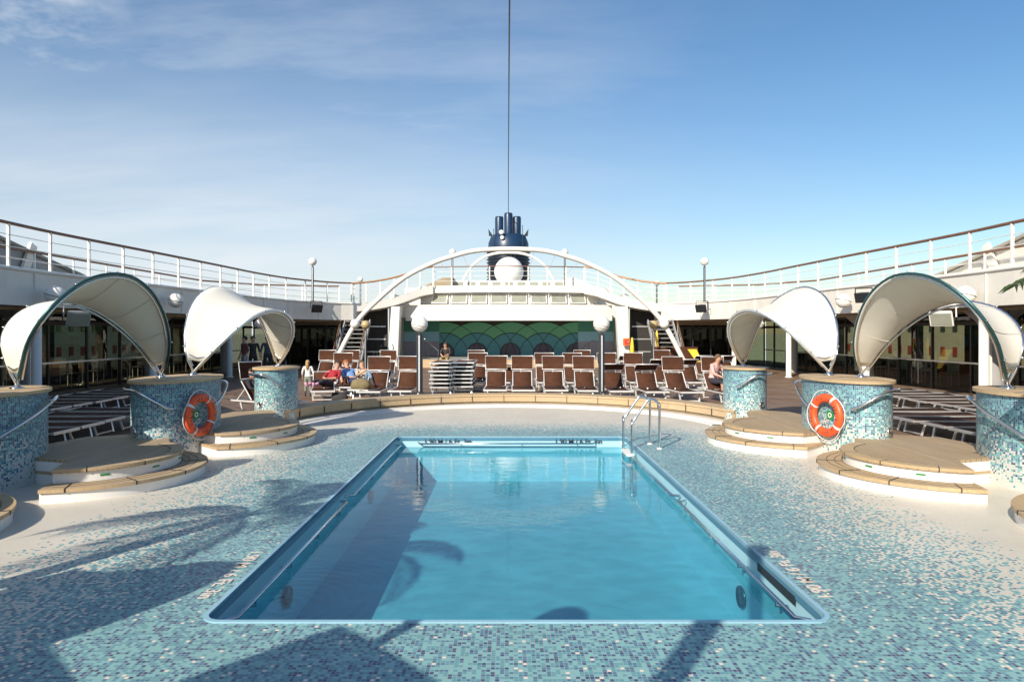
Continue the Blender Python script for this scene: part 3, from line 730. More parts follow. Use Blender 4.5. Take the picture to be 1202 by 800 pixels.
for k in range(9):
    x = -3.0+k*0.75
    MB().box(x-0.24, x+0.24, 40.96, 41.0, 4.62, 4.92).build('house_window', M_winpane, st)
rail('bridge_railing', [(x/10, 38.35-0.9*(1-(x/51)**2), 4.48) for x in range(-42, 43, 6)], 1.05, 'front railing along the bridge deck above the stage', 1.0, hand=M_handr, handr=0.03)
# stage
sg = thing('open_stage', 'open raised stage with pale wooden front step under the white bridge', 'stage', (0, 38, TZ))
MB().box(-6.0, 6.0, 36.6, 42.3, TZ, 0.44).build('platform', M_greydeck, sg)
MB().box(-5.2, 5.2, 35.9, 36.598, TZ, 0.46).build('front_step', M_teakc, sg)
MB().box(-6.8, 6.8, 42.35, 42.5, TZ, 4.1).build('back_wall', M_hull, sg)
for s in (-1, 1): MB().box(min(s*6.55, s*6.75), max(s*6.55, s*6.75), 38.5, 42.3, TZ, 4.1).build('side_wall', M_hull, sg)
MB().box(-6.5, 6.5, 38.2, 42.3, 2.75, 2.85).build('ceiling', M_hull, sg)
mu = MB().box(-6.5, 6.5, -0.03, 0.03, -0.14, 2.3).build('wall_mural', M_mural)
mu.location = (0, 42.28, 0.6); tag(mu, 'green and blue mural of overlapping fan shapes on the stage back wall', 'mural')
for s in (-1, 1):
    rl = thing('stage_handrail', 'thin steel handrail beside the %s steps of the stage' % LR[s], 'handrail', (s*4.6, 36.6, 0.4))
    MB().tube([(s*4.9, 36.7, 0.44), (s*4.9, 36.7, 1.4), (s*4.4, 36.4, 1.45), (s*3.7, 35.8, 0.95), (s*3.7, 35.8, TZ)], 0.025, 6).build('rail', M_darkmetal, rl)
    MB().tube([(s*4.3, 36.7, 0.44), (s*4.3, 36.7, 1.38)], 0.022, 6).build('post', M_darkmetal, rl)
ms = thing('microphone_stand', 'thin dark microphone stand on the left side of the stage', 'stand', (-4.7, 38.2, 0.44))
MB().tube([(-4.7, 38.2, 0.44), (-4.7, 38.2, 1.5)], 0.02, 6).build('pole', M_black, ms); MB().lathe([(0.16, 0), (0.14, 0.03), (0.02, 0.05)], (-4.7, 38.2, 0.44), 12).build('base', M_black, ms)
MB().sphere((-4.7, 38.2, 1.53), 0.05, 10).build('microphone', M_alu, ms)

# ------------------------------------------------------------------ funnel, radome, mast wire
fz = 62.0
fn = thing('ship_funnel', 'dark blue ship funnel with louvred base and three upright exhaust pipes', 'funnel', (0.0, fz, 4.5))
# platform under the funnel
MB().box(-7, 7, 46, 72, 3.4, 4.9).build('base_deck', M_hull, fn)
MB().lathe([(1.62, 4.9), (1.85, 6.0), (1.82, 9.0), (1.72, 9.4)], (0, fz, 0), 28).build('louvred_base', M_blackblue, fn)
lv = MB()
for k in range(10): lv.lathe([(1.84, 6.3+k*0.3), (1.97, 6.36+k*0.3), (1.97, 6.41+k*0.3), (1.84, 6.5+k*0.3)], (0, fz, 0), 28)
lv.build('louvre', M_blackblue, fn)
MB().lathe([(2.15, 9.25), (2.2, 9.35), (2.15, 9.45), (1.95, 9.5)], (0, fz, 0), 28).build('top_platform', M_blackblue, fn)
MB().lathe([(1.85, 9.5), (1.82, 10.0), (1.60, 10.55), (1.45, 10.7)], (0, fz, 0), 28).build('collar', M_navy, fn)
for dx_, top_, dy_ in ((-0.83, 12.35, 0), (0.0, 12.62, -0.3), (0.76, 12.35, 0)):
    MB().lathe([(0.38, 10.4), (0.38, top_-0.12), (0.34, top_), (0.30, top_), (0.30, top_-0.5)], (dx_, fz-0.3+dy_, 0), 20).build('exhaust_pipe', M_navy, fn)
for s in (-1, 1):
    h_ = MB(); h_.add([(s*1.35, fz-0.5, 10.55), (s*1.75, fz-0.5, 10.6), (s*1.82, fz-0.45, 11.25), (s*1.35, fz-0.3, 10.55), (s*1.75, fz-0.3, 10.6), (s*1.82, fz-0.4, 11.25)],
                  [(0, 1, 2), (5, 4, 3), (0, 2, 5, 3), (1, 4, 5, 2), (0, 3, 4, 1)]); h_.build('fin', M_blackblue, fn)
for (x, z, r_) in ((-0.62, 10.72, 0.20), (-0.55, 10.25, 0.17)):
    MB().lathe([(0.001, -0.1), (r_, -0.08), (r_, 0.08), (0.001, 0.1)], n=16, M=Matrix.Translation((x, fz-1.85, z)) @ Matrix.Rotation(R(90), 4, 'X')).build('horn', M_radome, fn)
rd_ = thing('satellite_dome', 'large white satellite dome in front of the dark funnel', 'satellite dome', (0.02, 48, 4.9))
MB().sphere((0.02, 48, 6.17), 1.03, 32).build('dome', M_radome, rd_)
MB().lathe([(0.30, 4.9), (0.25, 5.35)], (0.02, 48, 0), 16).build('pedestal', M_white, rd_)
wire = thing('mast_stay', 'thin dark stay wire rising from the funnel top overhead', 'cable', (0, fz-0.6, 12.4))
MB().tube([(0, fz-0.6, 12.5), (-0.02, 45, 12.55), (-0.01, 30, 12.6), (0.0, 20, 12.65), (0.02, 8, 12.8), (0.05, -18, 13.4)], 0.030, 6).build('wire', M_darkmetal, wire)
# arches
def arch(prof, y, r, label, cx=0.0):
    a_ = thing('tube_arch', label, 'arch', (cx-prof[0][0], y, prof[0][1]))
    full = [(cx-x, y, z) for x, z in prof]+[(cx+x, y, z) for x, z in prof[-2::-1]]
    P = catmull(full, 4)
    MB().tube(P, r, 12).build('tube', M_white, a_)
    return a_, P
PROF = [(7.42, TZ), (7.13, 0.75), (6.33, 2.25), (5.45, 3.2), (4.33, 4.14), (3.18, 4.73), (2.41, 5.0), (1.4, 5.25), (0, 5.32)]
a1, P1 = arch(PROF, 28.0, 0.10, 'tall white tubular arch spanning the deck in front of the stage', 0.02)
for x, z in ((-6.33, 2.25), (6.33, 2.25)):
    MB().sphere((x+.02, 27.93, z), 0.20, 16).build('joint_ball', M_globe, a1)
hm = MB()
a2, P2 = arch([(3.7, 4.9), (3.3, 5.8), (2.7, 6.75), (1.87, 7.4), (1.0, 7.7), (0, 7.78)], 50.2, 0.10, 'smaller white arch behind the large one, framing the funnel', 0.0)
for x in (-2.9, -1.9, -1.0, 1.0, 1.9, 2.9):
    z0 = max(p.z for p in P1 if abs(p.x-x) < 0.4)-0.12
    hm.tube([(x, 28, z0), (x*0.97, 33, 4.75), (x*0.95, 38.2, 4.6)], 0.008, 4)
hm.build('stay_wire', M_alu, a1)

# ------------------------------------------------------------------ pillars, canopies, steps
PIL = [(-6.62, 8.5, 0.60, 0.87), (-5.42, 11.1, 0.55, 1.0), (-4.97, 14.5, 0.42, 0.58)]
PH = 1.13
words = ['nearest', 'middle', 'farthest']
def pillar(s, i, cx, cy, a, b):
    p = thing('tiled_pillar', '%s of the three low round pillars on the %s, clad in blue to white mosaic' % (words[i], LR[s]), 'pillar', (s*cx*-1*-1 if s < 0 else -cx, cy, 0), group='mosaic pillars beside the pool')
    cx = cx*-s if s > 0 else cx
    MB().prism(ell(cx, cy, a, b, 64), 0.0, PH, uvwall=True, smoothwall=True, top=False, bottom=False).build('tiled_body', M_tile, p)
    MB().prism(ell(cx, cy, a+0.045, b+0.045, 64), PH, PH+0.042, smoothwall=False).build('wooden_cap', M_teakc, p)
    sm = MB()
    for k in range(4):
        t = R(90*k+20); sm.bar((cx, cy, PH+0.0435), (cx+(a+.045)*math.cos(t), cy+(b+.045)*math.sin(t), PH+0.0435), 0.008, 0.003)
    sm.build('cap_joint', M_black, p)
    return p, cx
def grab(p, pts, s):
    P = catmull([(x*(-s), y, z) for x, y, z in pts], 4)
    o = MB().tube(P, 0.024, 8).build('handrail', M_steel, p)
    for q, inn in ((P[2], 0), (P[-2], 0)):
        pc = p.location; dirv = Vector((pc.x-q.x, pc.y-q.y, 0)).normalized()*0.14
        MB().tube([q, q+dirv+Vector((0, 0, -0.02))], 0.013, 6).build('bracket', M_steel, p)
pillars = {}
def lifebuoy(s, ang, cx, cy, a, b, h, rbuoy=0.365):
    n_ = Vector((math.cos(ang)/a, math.sin(ang)/b, 0)).normalized()
    c = Vector((cx+a*math.cos(ang), cy+b*math.sin(ang), h))+n_*0.09
    q = n_.to_track_quat('Z', 'Y').to_matrix().to_4x4()
    col = 'deep red' if s < 0 else 'bright orange'
    l = thing('lifebuoy', '%s lifebuoy with pale bands hanging on the middle %s mosaic pillar' % ('shaded red' if s < 0 else 'sunlit orange', LR[s]), 'lifebuoy', tuple(c))
    MM = Matrix.Translation(c) @ q
    rm, rt = 0.268, 0.066
    rows = []
    ringm = MB()
    def torus(m_, a0, a1, r_, n=64, flat=0.8):
        rows = []
        for i in range(n+1):
            t = a0+(a1-a0)*i/n
            rows.append([MM @ Vector(((rm+r_*math.cos(u*PI/8))*math.cos(t), (rm+r_*math.cos(u*PI/8))*math.sin(t), flat*r_*math.sin(u*PI/8))) for u in range(17)])
        m_.grid(rows)
    torus(ringm, 0, 2*PI, rt)
    ringm.build('ring', M_orange, l)
    for k in range(4):
        t = R(45+90*k+12); bm_ = MB(); torus(bm_, t-0.065, t+0.065, rt+0.004, 6); bm_.build('band', M_reflect, l)
    for k in range(4):
        t0 = R(45+90*k+12); P = []
        for j in range(9):
            t = t0+PI/2*j/8; rr = rm+rt+0.012+0.045*math.sin(PI*j/8)
            P.append(MM @ Vector((rr*math.cos(t), rr*math.sin(t), 0.01)))
        MB().tube(P, 0.008, 5).build('rope', M_reflect, l)
    mk = MB()
    for k in range(34):
        t = R(k*10.6+3)
        if k % 8 in (0, 4): continue
        qq = MM @ Matrix.Rotation(t, 4, 'Z') @ Matrix.Translation((rm+0.0, 0, rt*0.8+0.0005))
        mk.box(-0.020, 0.020, -0.004, 0.004, -0.002, 0.002, M=qq)
        if k % 3 != 1: mk.box(-0.020, -0.013, -0.012, 0.012, -0.002, 0.002, M=qq)
    mk.build('lettering', M_ink, l)
    # green sign inside
    c2 = Vector((cx+a*math.cos(ang), cy+b*math.sin(ang), h))+n_*0.012
    M2 = Matrix.Translation(c2) @ q
    sg_ = thing('lifebuoy_sign', 'small square green sign with a white ring on the middle %s pillar' % LR[s], 'sign', tuple(c2))
    MB().box(-0.065, 0.065, -0.065, 0.065, -0.004, 0.004, M=M2).build('plate', M_green, sg_)
    rw = MB(); rows = [[M2 @ Vector((r_*math.cos(2*PI*i/24), r_*math.sin(2*PI*i/24), 0.006)) for i in range(25)] for r_ in (0.022, 0.040)]
    rw.grid(rows, False); rw.build('ring_symbol', M_white, sg_)
for s in (-1, 1):
    for i, (cx0, cy, a, b) in enumerate(PIL):
        p, cx = pillar(s, i, cx0, cy, a, b); pillars[s, i] = (p, cx, cy, a, b)
        # small round lamp set low in the pillar
        if i > 0:
            ang = R(-112) if s < 0 else R(-68)
            lp = MB(); n_ = Vector((math.cos(ang)/a, math.sin(ang)/b, 0)).normalized()
            c = Vector((cx+a*math.cos(ang), cy+b*math.sin(ang), 0.42))
            q = Matrix.Translation(c) @ n_.to_track_quat('Z', 'Y').to_matrix().to_4x4()
            lp.lathe([(0.065, 0), (0.065, 0.02), (0.05, 0.028), (0.045, 0.012), (0.001, 0.012)], n=18, M=q); lp.build('step_lamp', M_steel, p)
    c1, c2_, c3 = PIL
    for pi_, pts in ((0, [(62, .95), (45, 1.04), (20, 1.0), (-5, .86), (-30, .68), (-38, .64)]), (1, [(205, 1.0), (215, 1.04), (240, 1.04), (262, 1.03), (285, .88), (298, .78), (304, .76)]),
                     (1, [(75, 1.0), (60, 1.04), (35, 1.02), (10, .86), (-5, .74), (-12, .71)]), (2, [(195, 1.0), (210, 1.04), (245, 1.04), (268, 1.03), (300, .84), (312, .78)])):
        q, cx, cy, a, b = pillars[s, pi_]
        P = [(cx-s*(a+.10)*math.cos(R(t)), cy+(b+.10)*math.sin(R(t)), z) for t, z in pts]
        P = catmull(P, 5); MB().tube(P, 0.023, 8).build('handrail', M_steel, q)
        for k in (4, -5):
            n_ = Vector((P[k].x-cx, P[k].y-cy, 0)); n_ = Vector((n_.x/a**2, n_.y/b**2, 0)).normalized()
            MB().tube([P[k], P[k]-Vector((0, 0, .03)), P[k]-n_*.11-Vector((0, 0, .04))], 0.011, 6).build('bracket', M_steel, q)
    ang = R(-27) if s < 0 else R(180+31)
    lifebuoy(s, ang, pillars[s, 1][1], 11.1, 0.55, 1.0, 0.62)

def platform(s, cx, cy, r_up, r_lo, A, B, back, label, rear=(), sy=1.0, a0=-80, a1_=70):
    """two round steps between pillars A and B; the straight rear edge runs A->B pushed back"""
    t = thing('step_platform', label, 'steps', (s*abs(cx), cy, 0), group='round teak steps between the pillars')
    A = Vector(A); B = Vector(B); d_ = (B-A).normalized(); nrm = Vector((d_.y, -d_.x))   # towards the pool for the left side
    planes = []
    def outline(r):
        e = 1.0 if r > r_up+0.01 else 1.0
        return [Vector((cx+r*math.cos(R(k)), cy+r*math.sin(R(k)))) for k in range(a0, a1_+1, 3)]+[Vector(q) for q in rear]
    def arcs(r):
        return [Vector((cx+r*math.cos(R(k)), cy+r*math.sin(R(k)))) for k in range(a0, a1_+1, 3)]
    def flip(P): 
        P = [(s*abs(p[0]), p[1]) for p in P]
        return P
    lo = outline(r_lo); up = outline(r_up); lo_i = outline(r_lo-0.03); up_i = outline(r_up-0.03)
    MB().prism(flip(lo_i), 0.0, 0.12).build('lower_riser', M_grp, t)
    MB().prism(flip(lo), 0.12, 0.16).build('lower_tread', M_teakc, t)
    MB().prism(flip(up_i), 0.161, 0.28).build('upper_riser', M_grp, t)
    MB().prism(flip(up), 0.28, 0.32).build('platform_boards', M_teak, t)
    # nosing boards and caulk lines
    def band(P, r0, r1, r, z0, z1, name, mt):
        n0 = []
        for p in P:
            dv = (p-Vector((cx, cy)))
            n0.append(dv)
        rows = [[(s*abs(cx+dv.x*k/r), cy+dv.y*k/r, z) for dv in n0] for k, z in ((r0, z0), (r1, z0), (r1, z1), (r0, z1), (r0, z0))]
        return MB().grid(rows, False).build(name, mt, t)
    band(arcs(r_up), r_up-0.16, r_up+0.005, r_up, 0.29, 0.3245, 'nosing', M_teakc)
    band(arcs(r_up), r_up-0.172, r_up-0.161, r_up, 0.30, 0.3235, 'caulk_line', M_black)
    for k in (0.12, 0.13+0.09, 0.13+0.18):
        band(arcs(r_lo), r_lo-k-0.008, r_lo-k, r_lo, 0.14, 0.1625, 'caulk_line', M_black)
    pin = lambda k: a0+4 < k < a1_-4
    jm = MB()
    for k, rr, z in ((-70, r_lo, 0.16), (-40, r_lo, 0.16), (-12, r_lo, 0.16), (20, r_lo, 0.16), (-62, r_up, 0.32), (-28, r_up, 0.32), (8, r_up, 0.32)):
        q = Matrix.Translation((cx, cy, 0)) @ Matrix.Rotation(R(k), 4, 'Z')
        w_ = 0.30 if rr == r_lo else 0.16
        m1 = MB().box(rr-w_, rr+0.007, -0.006, 0.006, z-0.042, z+0.006, M=q)
        pj = Vector((cx+rr*math.cos(R(k)), cy+rr*math.sin(R(k))))
        if not pin(k): continue
        for v_, f_ in ((m1.v, m1.f),): jm.add([(s*abs(x), y, zz) for x, y, zz in v_], f_)
    if sy == 1.0: jm.build('board_joint', M_black, t)
    for k in (-52, -18, 14):
        q = Matrix.Translation((cx, cy, 0)) @ Matrix.Rotation(R(k), 4, 'Z')
        m1 = MB().box(r_up-0.034, r_up-0.024, -0.05, 0.05, 0.215, 0.235, M=q); m2 = MB(); m2.add([(s*abs(x), y, zz) for x, y, zz in m1.v], m1.f)
        pj = Vector((cx+r_up*math.cos(R(k)), cy+r_up*math.sin(R(k))))
        if pin(k): m2.build('step_light', M_green, t)
    return t
for s in (-1, 1):
    platform(s, -5.46, 8.88, 1.07, 1.37, (-6.62, 8.5), (-5.42, 11.1), 0.45, 'nearer two tiered round steps with teak boards, between the first two %s pillars' % LR[s],
             rear=((-5.2, 10.35), (-5.9, 10.6), (-6.45, 10.3), (-6.75, 9.0), (-6.0, 8.6), (-5.5, 8.45)), a0=-81, a1_=60)
    platform(s, -4.78, 11.72, 1.09, 1.39, (-5.42, 11.1), (-4.97, 14.5), 0.45, 'farther two tiered round steps with teak boards, between the last two %s pillars' % LR[s],
             rear=((-4.7, 13.6), (-4.95, 14.0), (-5.55, 13.6), (-5.75, 12.3), (-5.5, 11.2), (-5.1, 10.9)), a0=-78, a1_=75)
    platform(s, -6.2, 6.2, 1.08, 1.36, (-6.9, 4.2), (-6.62, 8.5), 0.6, 'tip of round teak steps at the %s picture edge, before the nearest pillar' % LR[s], rear=((-6.6, 7.7), (-7.1, 7.4), (-7.2, 6.2)), a0=-110, a1_=62)

def canopy(s, A, B, label, scale=None, group='white shell canopies on the pillars', off=(0, 0, 0)):
    """A, B: the two hoops, as (px, py, depth) points measured on the left side"""
    P = [Vector(W(*q)) if scale is None else Vector(q) for q in A]; Q = [Vector(W(*q)) if scale is None else Vector(q) for q in B]
    fl = lambda v: Vector((v.x*-s if s > 0 else v.x, v.y, v.z))+Vector(off)
    P = [fl(v) for v in P]; Q = [fl(v) for v in Q]
    py_near = 'farther' not in label
    c = thing('shell_canopy', label, 'canopy', tuple(P[0]), group=group)
    n = 41
    P = resample(catmull(P, 6), n); Q = resample(catmull(Q, 6), n)
    m = 13; rows = []
    for i in range(2, n-2):
        a, b = P[i], Q[i]; mid = (P[0]+P[-1])/2
        row = []
        t_ = i/(n-1)
        for k in range(m):
            w_ = k/(m-1); p = a.lerp(b, w_); inward = (mid-p); inward.normalize()
            row.append(p+inward*0.10*math.sin(PI*w_)*math.sin(PI*t_))
        rows.append(row)
    sk = MB().grid(rows).build('canvas', M_canvas, c)
    so = sk.modifiers.new('thickness', 'SOLIDIFY'); so.thickness = 0.018
    sm_ = MB()
    for i in (8, 14, 20, 26, 32):
        off_ = [(q-mid_).normalized()*0.006 for q, mid_ in ((Vector(q), (P[0]+P[-1])/2) for q in rows[i-2])]
        sm_.tube([Vector(q)+o_ for q, o_ in zip(rows[i-2], off_)], 0.0055, 4)
        sm_.tube([Vector(q)-o_*3.5 for q, o_ in zip(rows[i-2], off_)], 0.0055, 4)
    sm_.build('seam', M_canvas, c)
    for pts in (P, Q):
        MB().tube(pts, [0.020 if 1 < i < n-2 else 0.016 for i in range(n)], 8).build('hoop', (M_teal if py_near else M_alu) if pts is P else M_steel, c)
        cen = (P[0]+P[-1])/2
        MB().tube([p+(cen-p).normalized()*0.055 for p in pts[1:-1]], 0.016, 6).build('inner_tube', M_steel, c)
        st_ = MB()
        for i in range(4, n-3, 5): st_.sphere(tuple(pts[i]+(pts[i]-cen).normalized()*0.03), 0.016, 8)
        st_.build('stud', M_steel, c)
    for e in (0, -1):
        base = (P[e]+Q[e])/2
        f_ = MB(); f_.lathe([(0.085, 0), (0.085, 0.015), (0.05, 0.02), (0.035, 0.05)], (base.x, base.y, PH+0.045), 16)
        i1 = 3 if e == 0 else -4
        f_.tube([(base.x, base.y, PH+0.08), tuple(P[i1])], 0.017, 6); f_.tube([(base.x, base.y, PH+0.08), tuple(Q[i1])], 0.017, 6)
        f_.tube([tuple(P[i1]), tuple((P[i1]+Q[i1])/2-Vector((0, 0, 0.05))), tuple(Q[i1])], 0.013, 6)
        f_.build('foot', M_steel, c)
    return c
CA1 = [(20, 452, 8.87), (25, 428, 8.65), (33, 400, 8.5), (50, 372, 8.45), (75, 346, 8.6), (105, 327, 8.85), (135, 321, 9.2), (160, 327, 9.6), (181, 346, 10.0), (194, 373, 10.4), (199, 402, 10.7), (196, 425, 10.95), (190, 440, 11.1)]
CB1 = [(20, 452, 8.87), (8, 428, 8.8), (2, 405, 8.8), (5, 388, 8.95), (18, 371, 9.15), (40, 359, 9.4), (70, 354, 9.7), (95, 358, 9.95), (120, 369, 10.2), (145, 387, 10.5), (165, 407, 10.75), (180, 427, 11.0), (190, 440, 11.1)]
CA2 = [(227, 436, 11.7), (244, 418, 11.7), (262, 400, 11.75), (280, 384, 11.85), (300, 370, 12.0), (320, 364, 12.3), (334, 367, 12.7), (343, 376, 13.1), (345, 389, 13.5), (341, 404, 13.9), (334, 418, 14.3), (326, 429, 14.6)]
CB2 = [(227, 436, 11.7), (219, 418, 11.6), (217, 400, 11.7), (218, 382, 11.8), (223, 363, 12.0), (235, 345, 12.3), (254, 337, 12.7), (275, 343, 13.2), (292, 355, 13.5), (304, 370, 13.8), (313, 391, 14.1), (321, 413, 14.4), (326, 429, 14.6)]
for s in (-1, 1):
    canopy(s, CA1, CB1, 'nearer white shell canopy on the %s, arching between the first two pillars' % LR[s])
    canopy(s, CA2, CB2, 'farther white shell canopy on the %s, arching between the second and third pillars' % LR[s])

# ------------------------------------------------------------------ lamps, speakers, floodlights
def banded_globe(c, r, parent, mt=M_globe):
    MB().sphere(c, r, 28).build('globe', mt, parent)
    b_ = MB()
    for k in (-0.55, -0.25):
        rr = math.sqrt(1-k*k)*r
        q = Matrix.Translation(c) @ Matrix.Rotation(R(12), 4, 'Y')
        b_.tube([q @ Vector((rr*math.cos(t*PI/16), rr*math.sin(t*PI/16), k*r)) for t in range(32)], r*0.022, 5, closed=True)
    b_.build('band', M_darkmetal, parent)
def lamp(x, y, z0, zc, r, label, post_r=0.07, group='globe lamps on posts', mt=M_globe):
    l = thing('globe_lamp', label, 'lamp', (x, y, z0), group=group)
    banded_globe(Vector((x, y, zc)), r, l, mt)
    MB().lathe([(post_r*1.5, z0), (post_r*1.5, z0+0.02), (post_r, z0+0.03), (post_r, zc-r*1.25), (post_r*0.5, zc-r*1.2), (post_r*0.4, zc-r*0.95), (r*0.45, zc-r*0.9)], (x, y, 0), 14).build('post', M_darkmetal, l)
    MB().box(x-post_r*0.22, x+post_r*0.22, y-post_r-0.012, y-post_r+0.01, z0+0.05, zc-r*1.4).build('cover_strip', M_alu, l)
for s, px in ((-1, 492.5), (1, 706)):
    p = W(px, 380, 18.2)
    lamp(p.x, 18.2, 0.285, p.z, 0.22, 'big banded white globe on a dark post behind the bench, %s of the stage opening' % LR[s], 0.085)
for px, py, Z, z0, r, lab in ((367, 307, 33.5, 3.4, 0.20, 'banded white globe lamp above the left upper deck railing'), (827, 307, 33.5, 3.4, 0.20, 'banded white globe lamp above the right upper deck railing'),
        (423, 328, 43, 3.4, 0.17, 'small distant white globe lamp behind the left sloping walkway'), (771, 332, 43, 3.4, 0.17, 'small distant white globe lamp behind the right sloping walkway'),
        (531, 296, 39.5, 4.48, 0.20, 'white globe lamp on a tall post at the left end of the bridge'), (663, 296, 39.5, 4.48, 0.20, 'white globe lamp on a tall post at the right end of the bridge')):
    p = W(px, py, Z); lamp(p.x, Z, z0, p.z, r, lab, 0.055)
for px, lab in ((429, 'amber globe lamp beside the left foot of the big arch'), (767, 'amber globe lamp beside the right foot of the big arch')):
    p = W(px, 381, 30); lamp(p.x, 30, TZ, p.z, 0.19, lab, 0.05, mt=M_globegold)
def wallball(s, x, y, z, label, r=0.24):
    l = thing('ball_speaker', label, 'speaker', (x, y, z), group='round white ball speakers')
    MB().sphere((x-s*0.22, y-0.05, z), r, 24).build('shell', M_globe, l)
    MB().lathe([(0.08, 0), (0.06, 0.25)], n=12, M=Matrix.Translation((x, y, z)) @ Matrix.Rotation(R(-90*s), 4, 'Y')).build('bracket', M_alu, l)
    MB().tube([(x-s*0.22+r*math.cos(t*PI/16), y-0.05+r*math.sin(t*PI/16), z-0.06*math.cos(t*PI/16)) for t in range(32)], 0.008, 5, closed=True).build('seam', M_darkmetal, l)
for s in (-1, 1):
    wallball(s, s*11.65, 17.2, 2.98-0.15, 'round white ball speaker on the %s fascia beside the nearer canopy' % LR[s])
    wallball(s, s*11.25, 22.6, 2.95, 'round white ball speaker on the %s fascia between the two canopies' % LR[s])
    wallball(s, s*10.4, 27.9, 2.25, 'white ball speaker under the %s gallery behind the farther canopy' % LR[s], 0.2)
def flood(p, q, label, mt=M_black, sc=1.0):
    f_ = thing('floodlight', label, 'floodlight', tuple(p))
    MM = Matrix.Translation(p) @ Matrix.Rotation(q, 4, 'Z') @ Matrix.Rotation(R(22), 4, 'X') @ Matrix.Scale(sc, 4)
    vs = [(-0.28, -0.16, -0.2), (0.28, -0.16, -0.2), (0.28, -0.16, 0.2), (-0.28, -0.16, 0.2), (-0.16, 0.16, -0.12), (0.16, 0.16, -0.12), (0.16, 0.16, 0.12), (-0.16, 0.16, 0.12)]
    m_ = MB().add(vs, [(0, 1, 2, 3), (7, 6, 5, 4), (0, 4, 5, 1), (1, 5, 6, 2), (2, 6, 7, 3), (3, 7, 4, 0)], M=MM); bevel(m_.build('housing', mt, f_), 0.015)
    MB().box(-0.24, 0.24, -0.172, -0.162, -0.16, 0.16, M=MM).build('lens', M_winpane if mt is not M_black else M_darkwin, f_)
    MB().tube([MM @ Vector((-0.30, 0, 0)), MM @ Vector((-0.30, 0.1, 0.3)), MM @ Vector((0.30, 0.1, 0.3)), MM @ Vector((0.30, 0, 0))], 0.02, 5).build('yoke', mt, f_)
flood(W(371, 361, 33.6), R(40), 'black floodlight under the left edge of the upper deck near the arch')
flood(W(824, 361, 33.6), R(-40), 'black floodlight under the right edge of the upper deck near the arch')
flood(W(90, 372, 16.9), R(50), 'grey floodlight under the left gallery inside the nearer canopy', M_greydeck, 0.95)
flood(W(1107, 372, 16.9), R(-50), 'white floodlight under the right gallery inside the nearer canopy', M_white, 0.95)
flood(W(1014, 348, 17.8), R(-50), 'small black floodlight on the right fascia just left of the nearer canopy', M_black, 0.7)

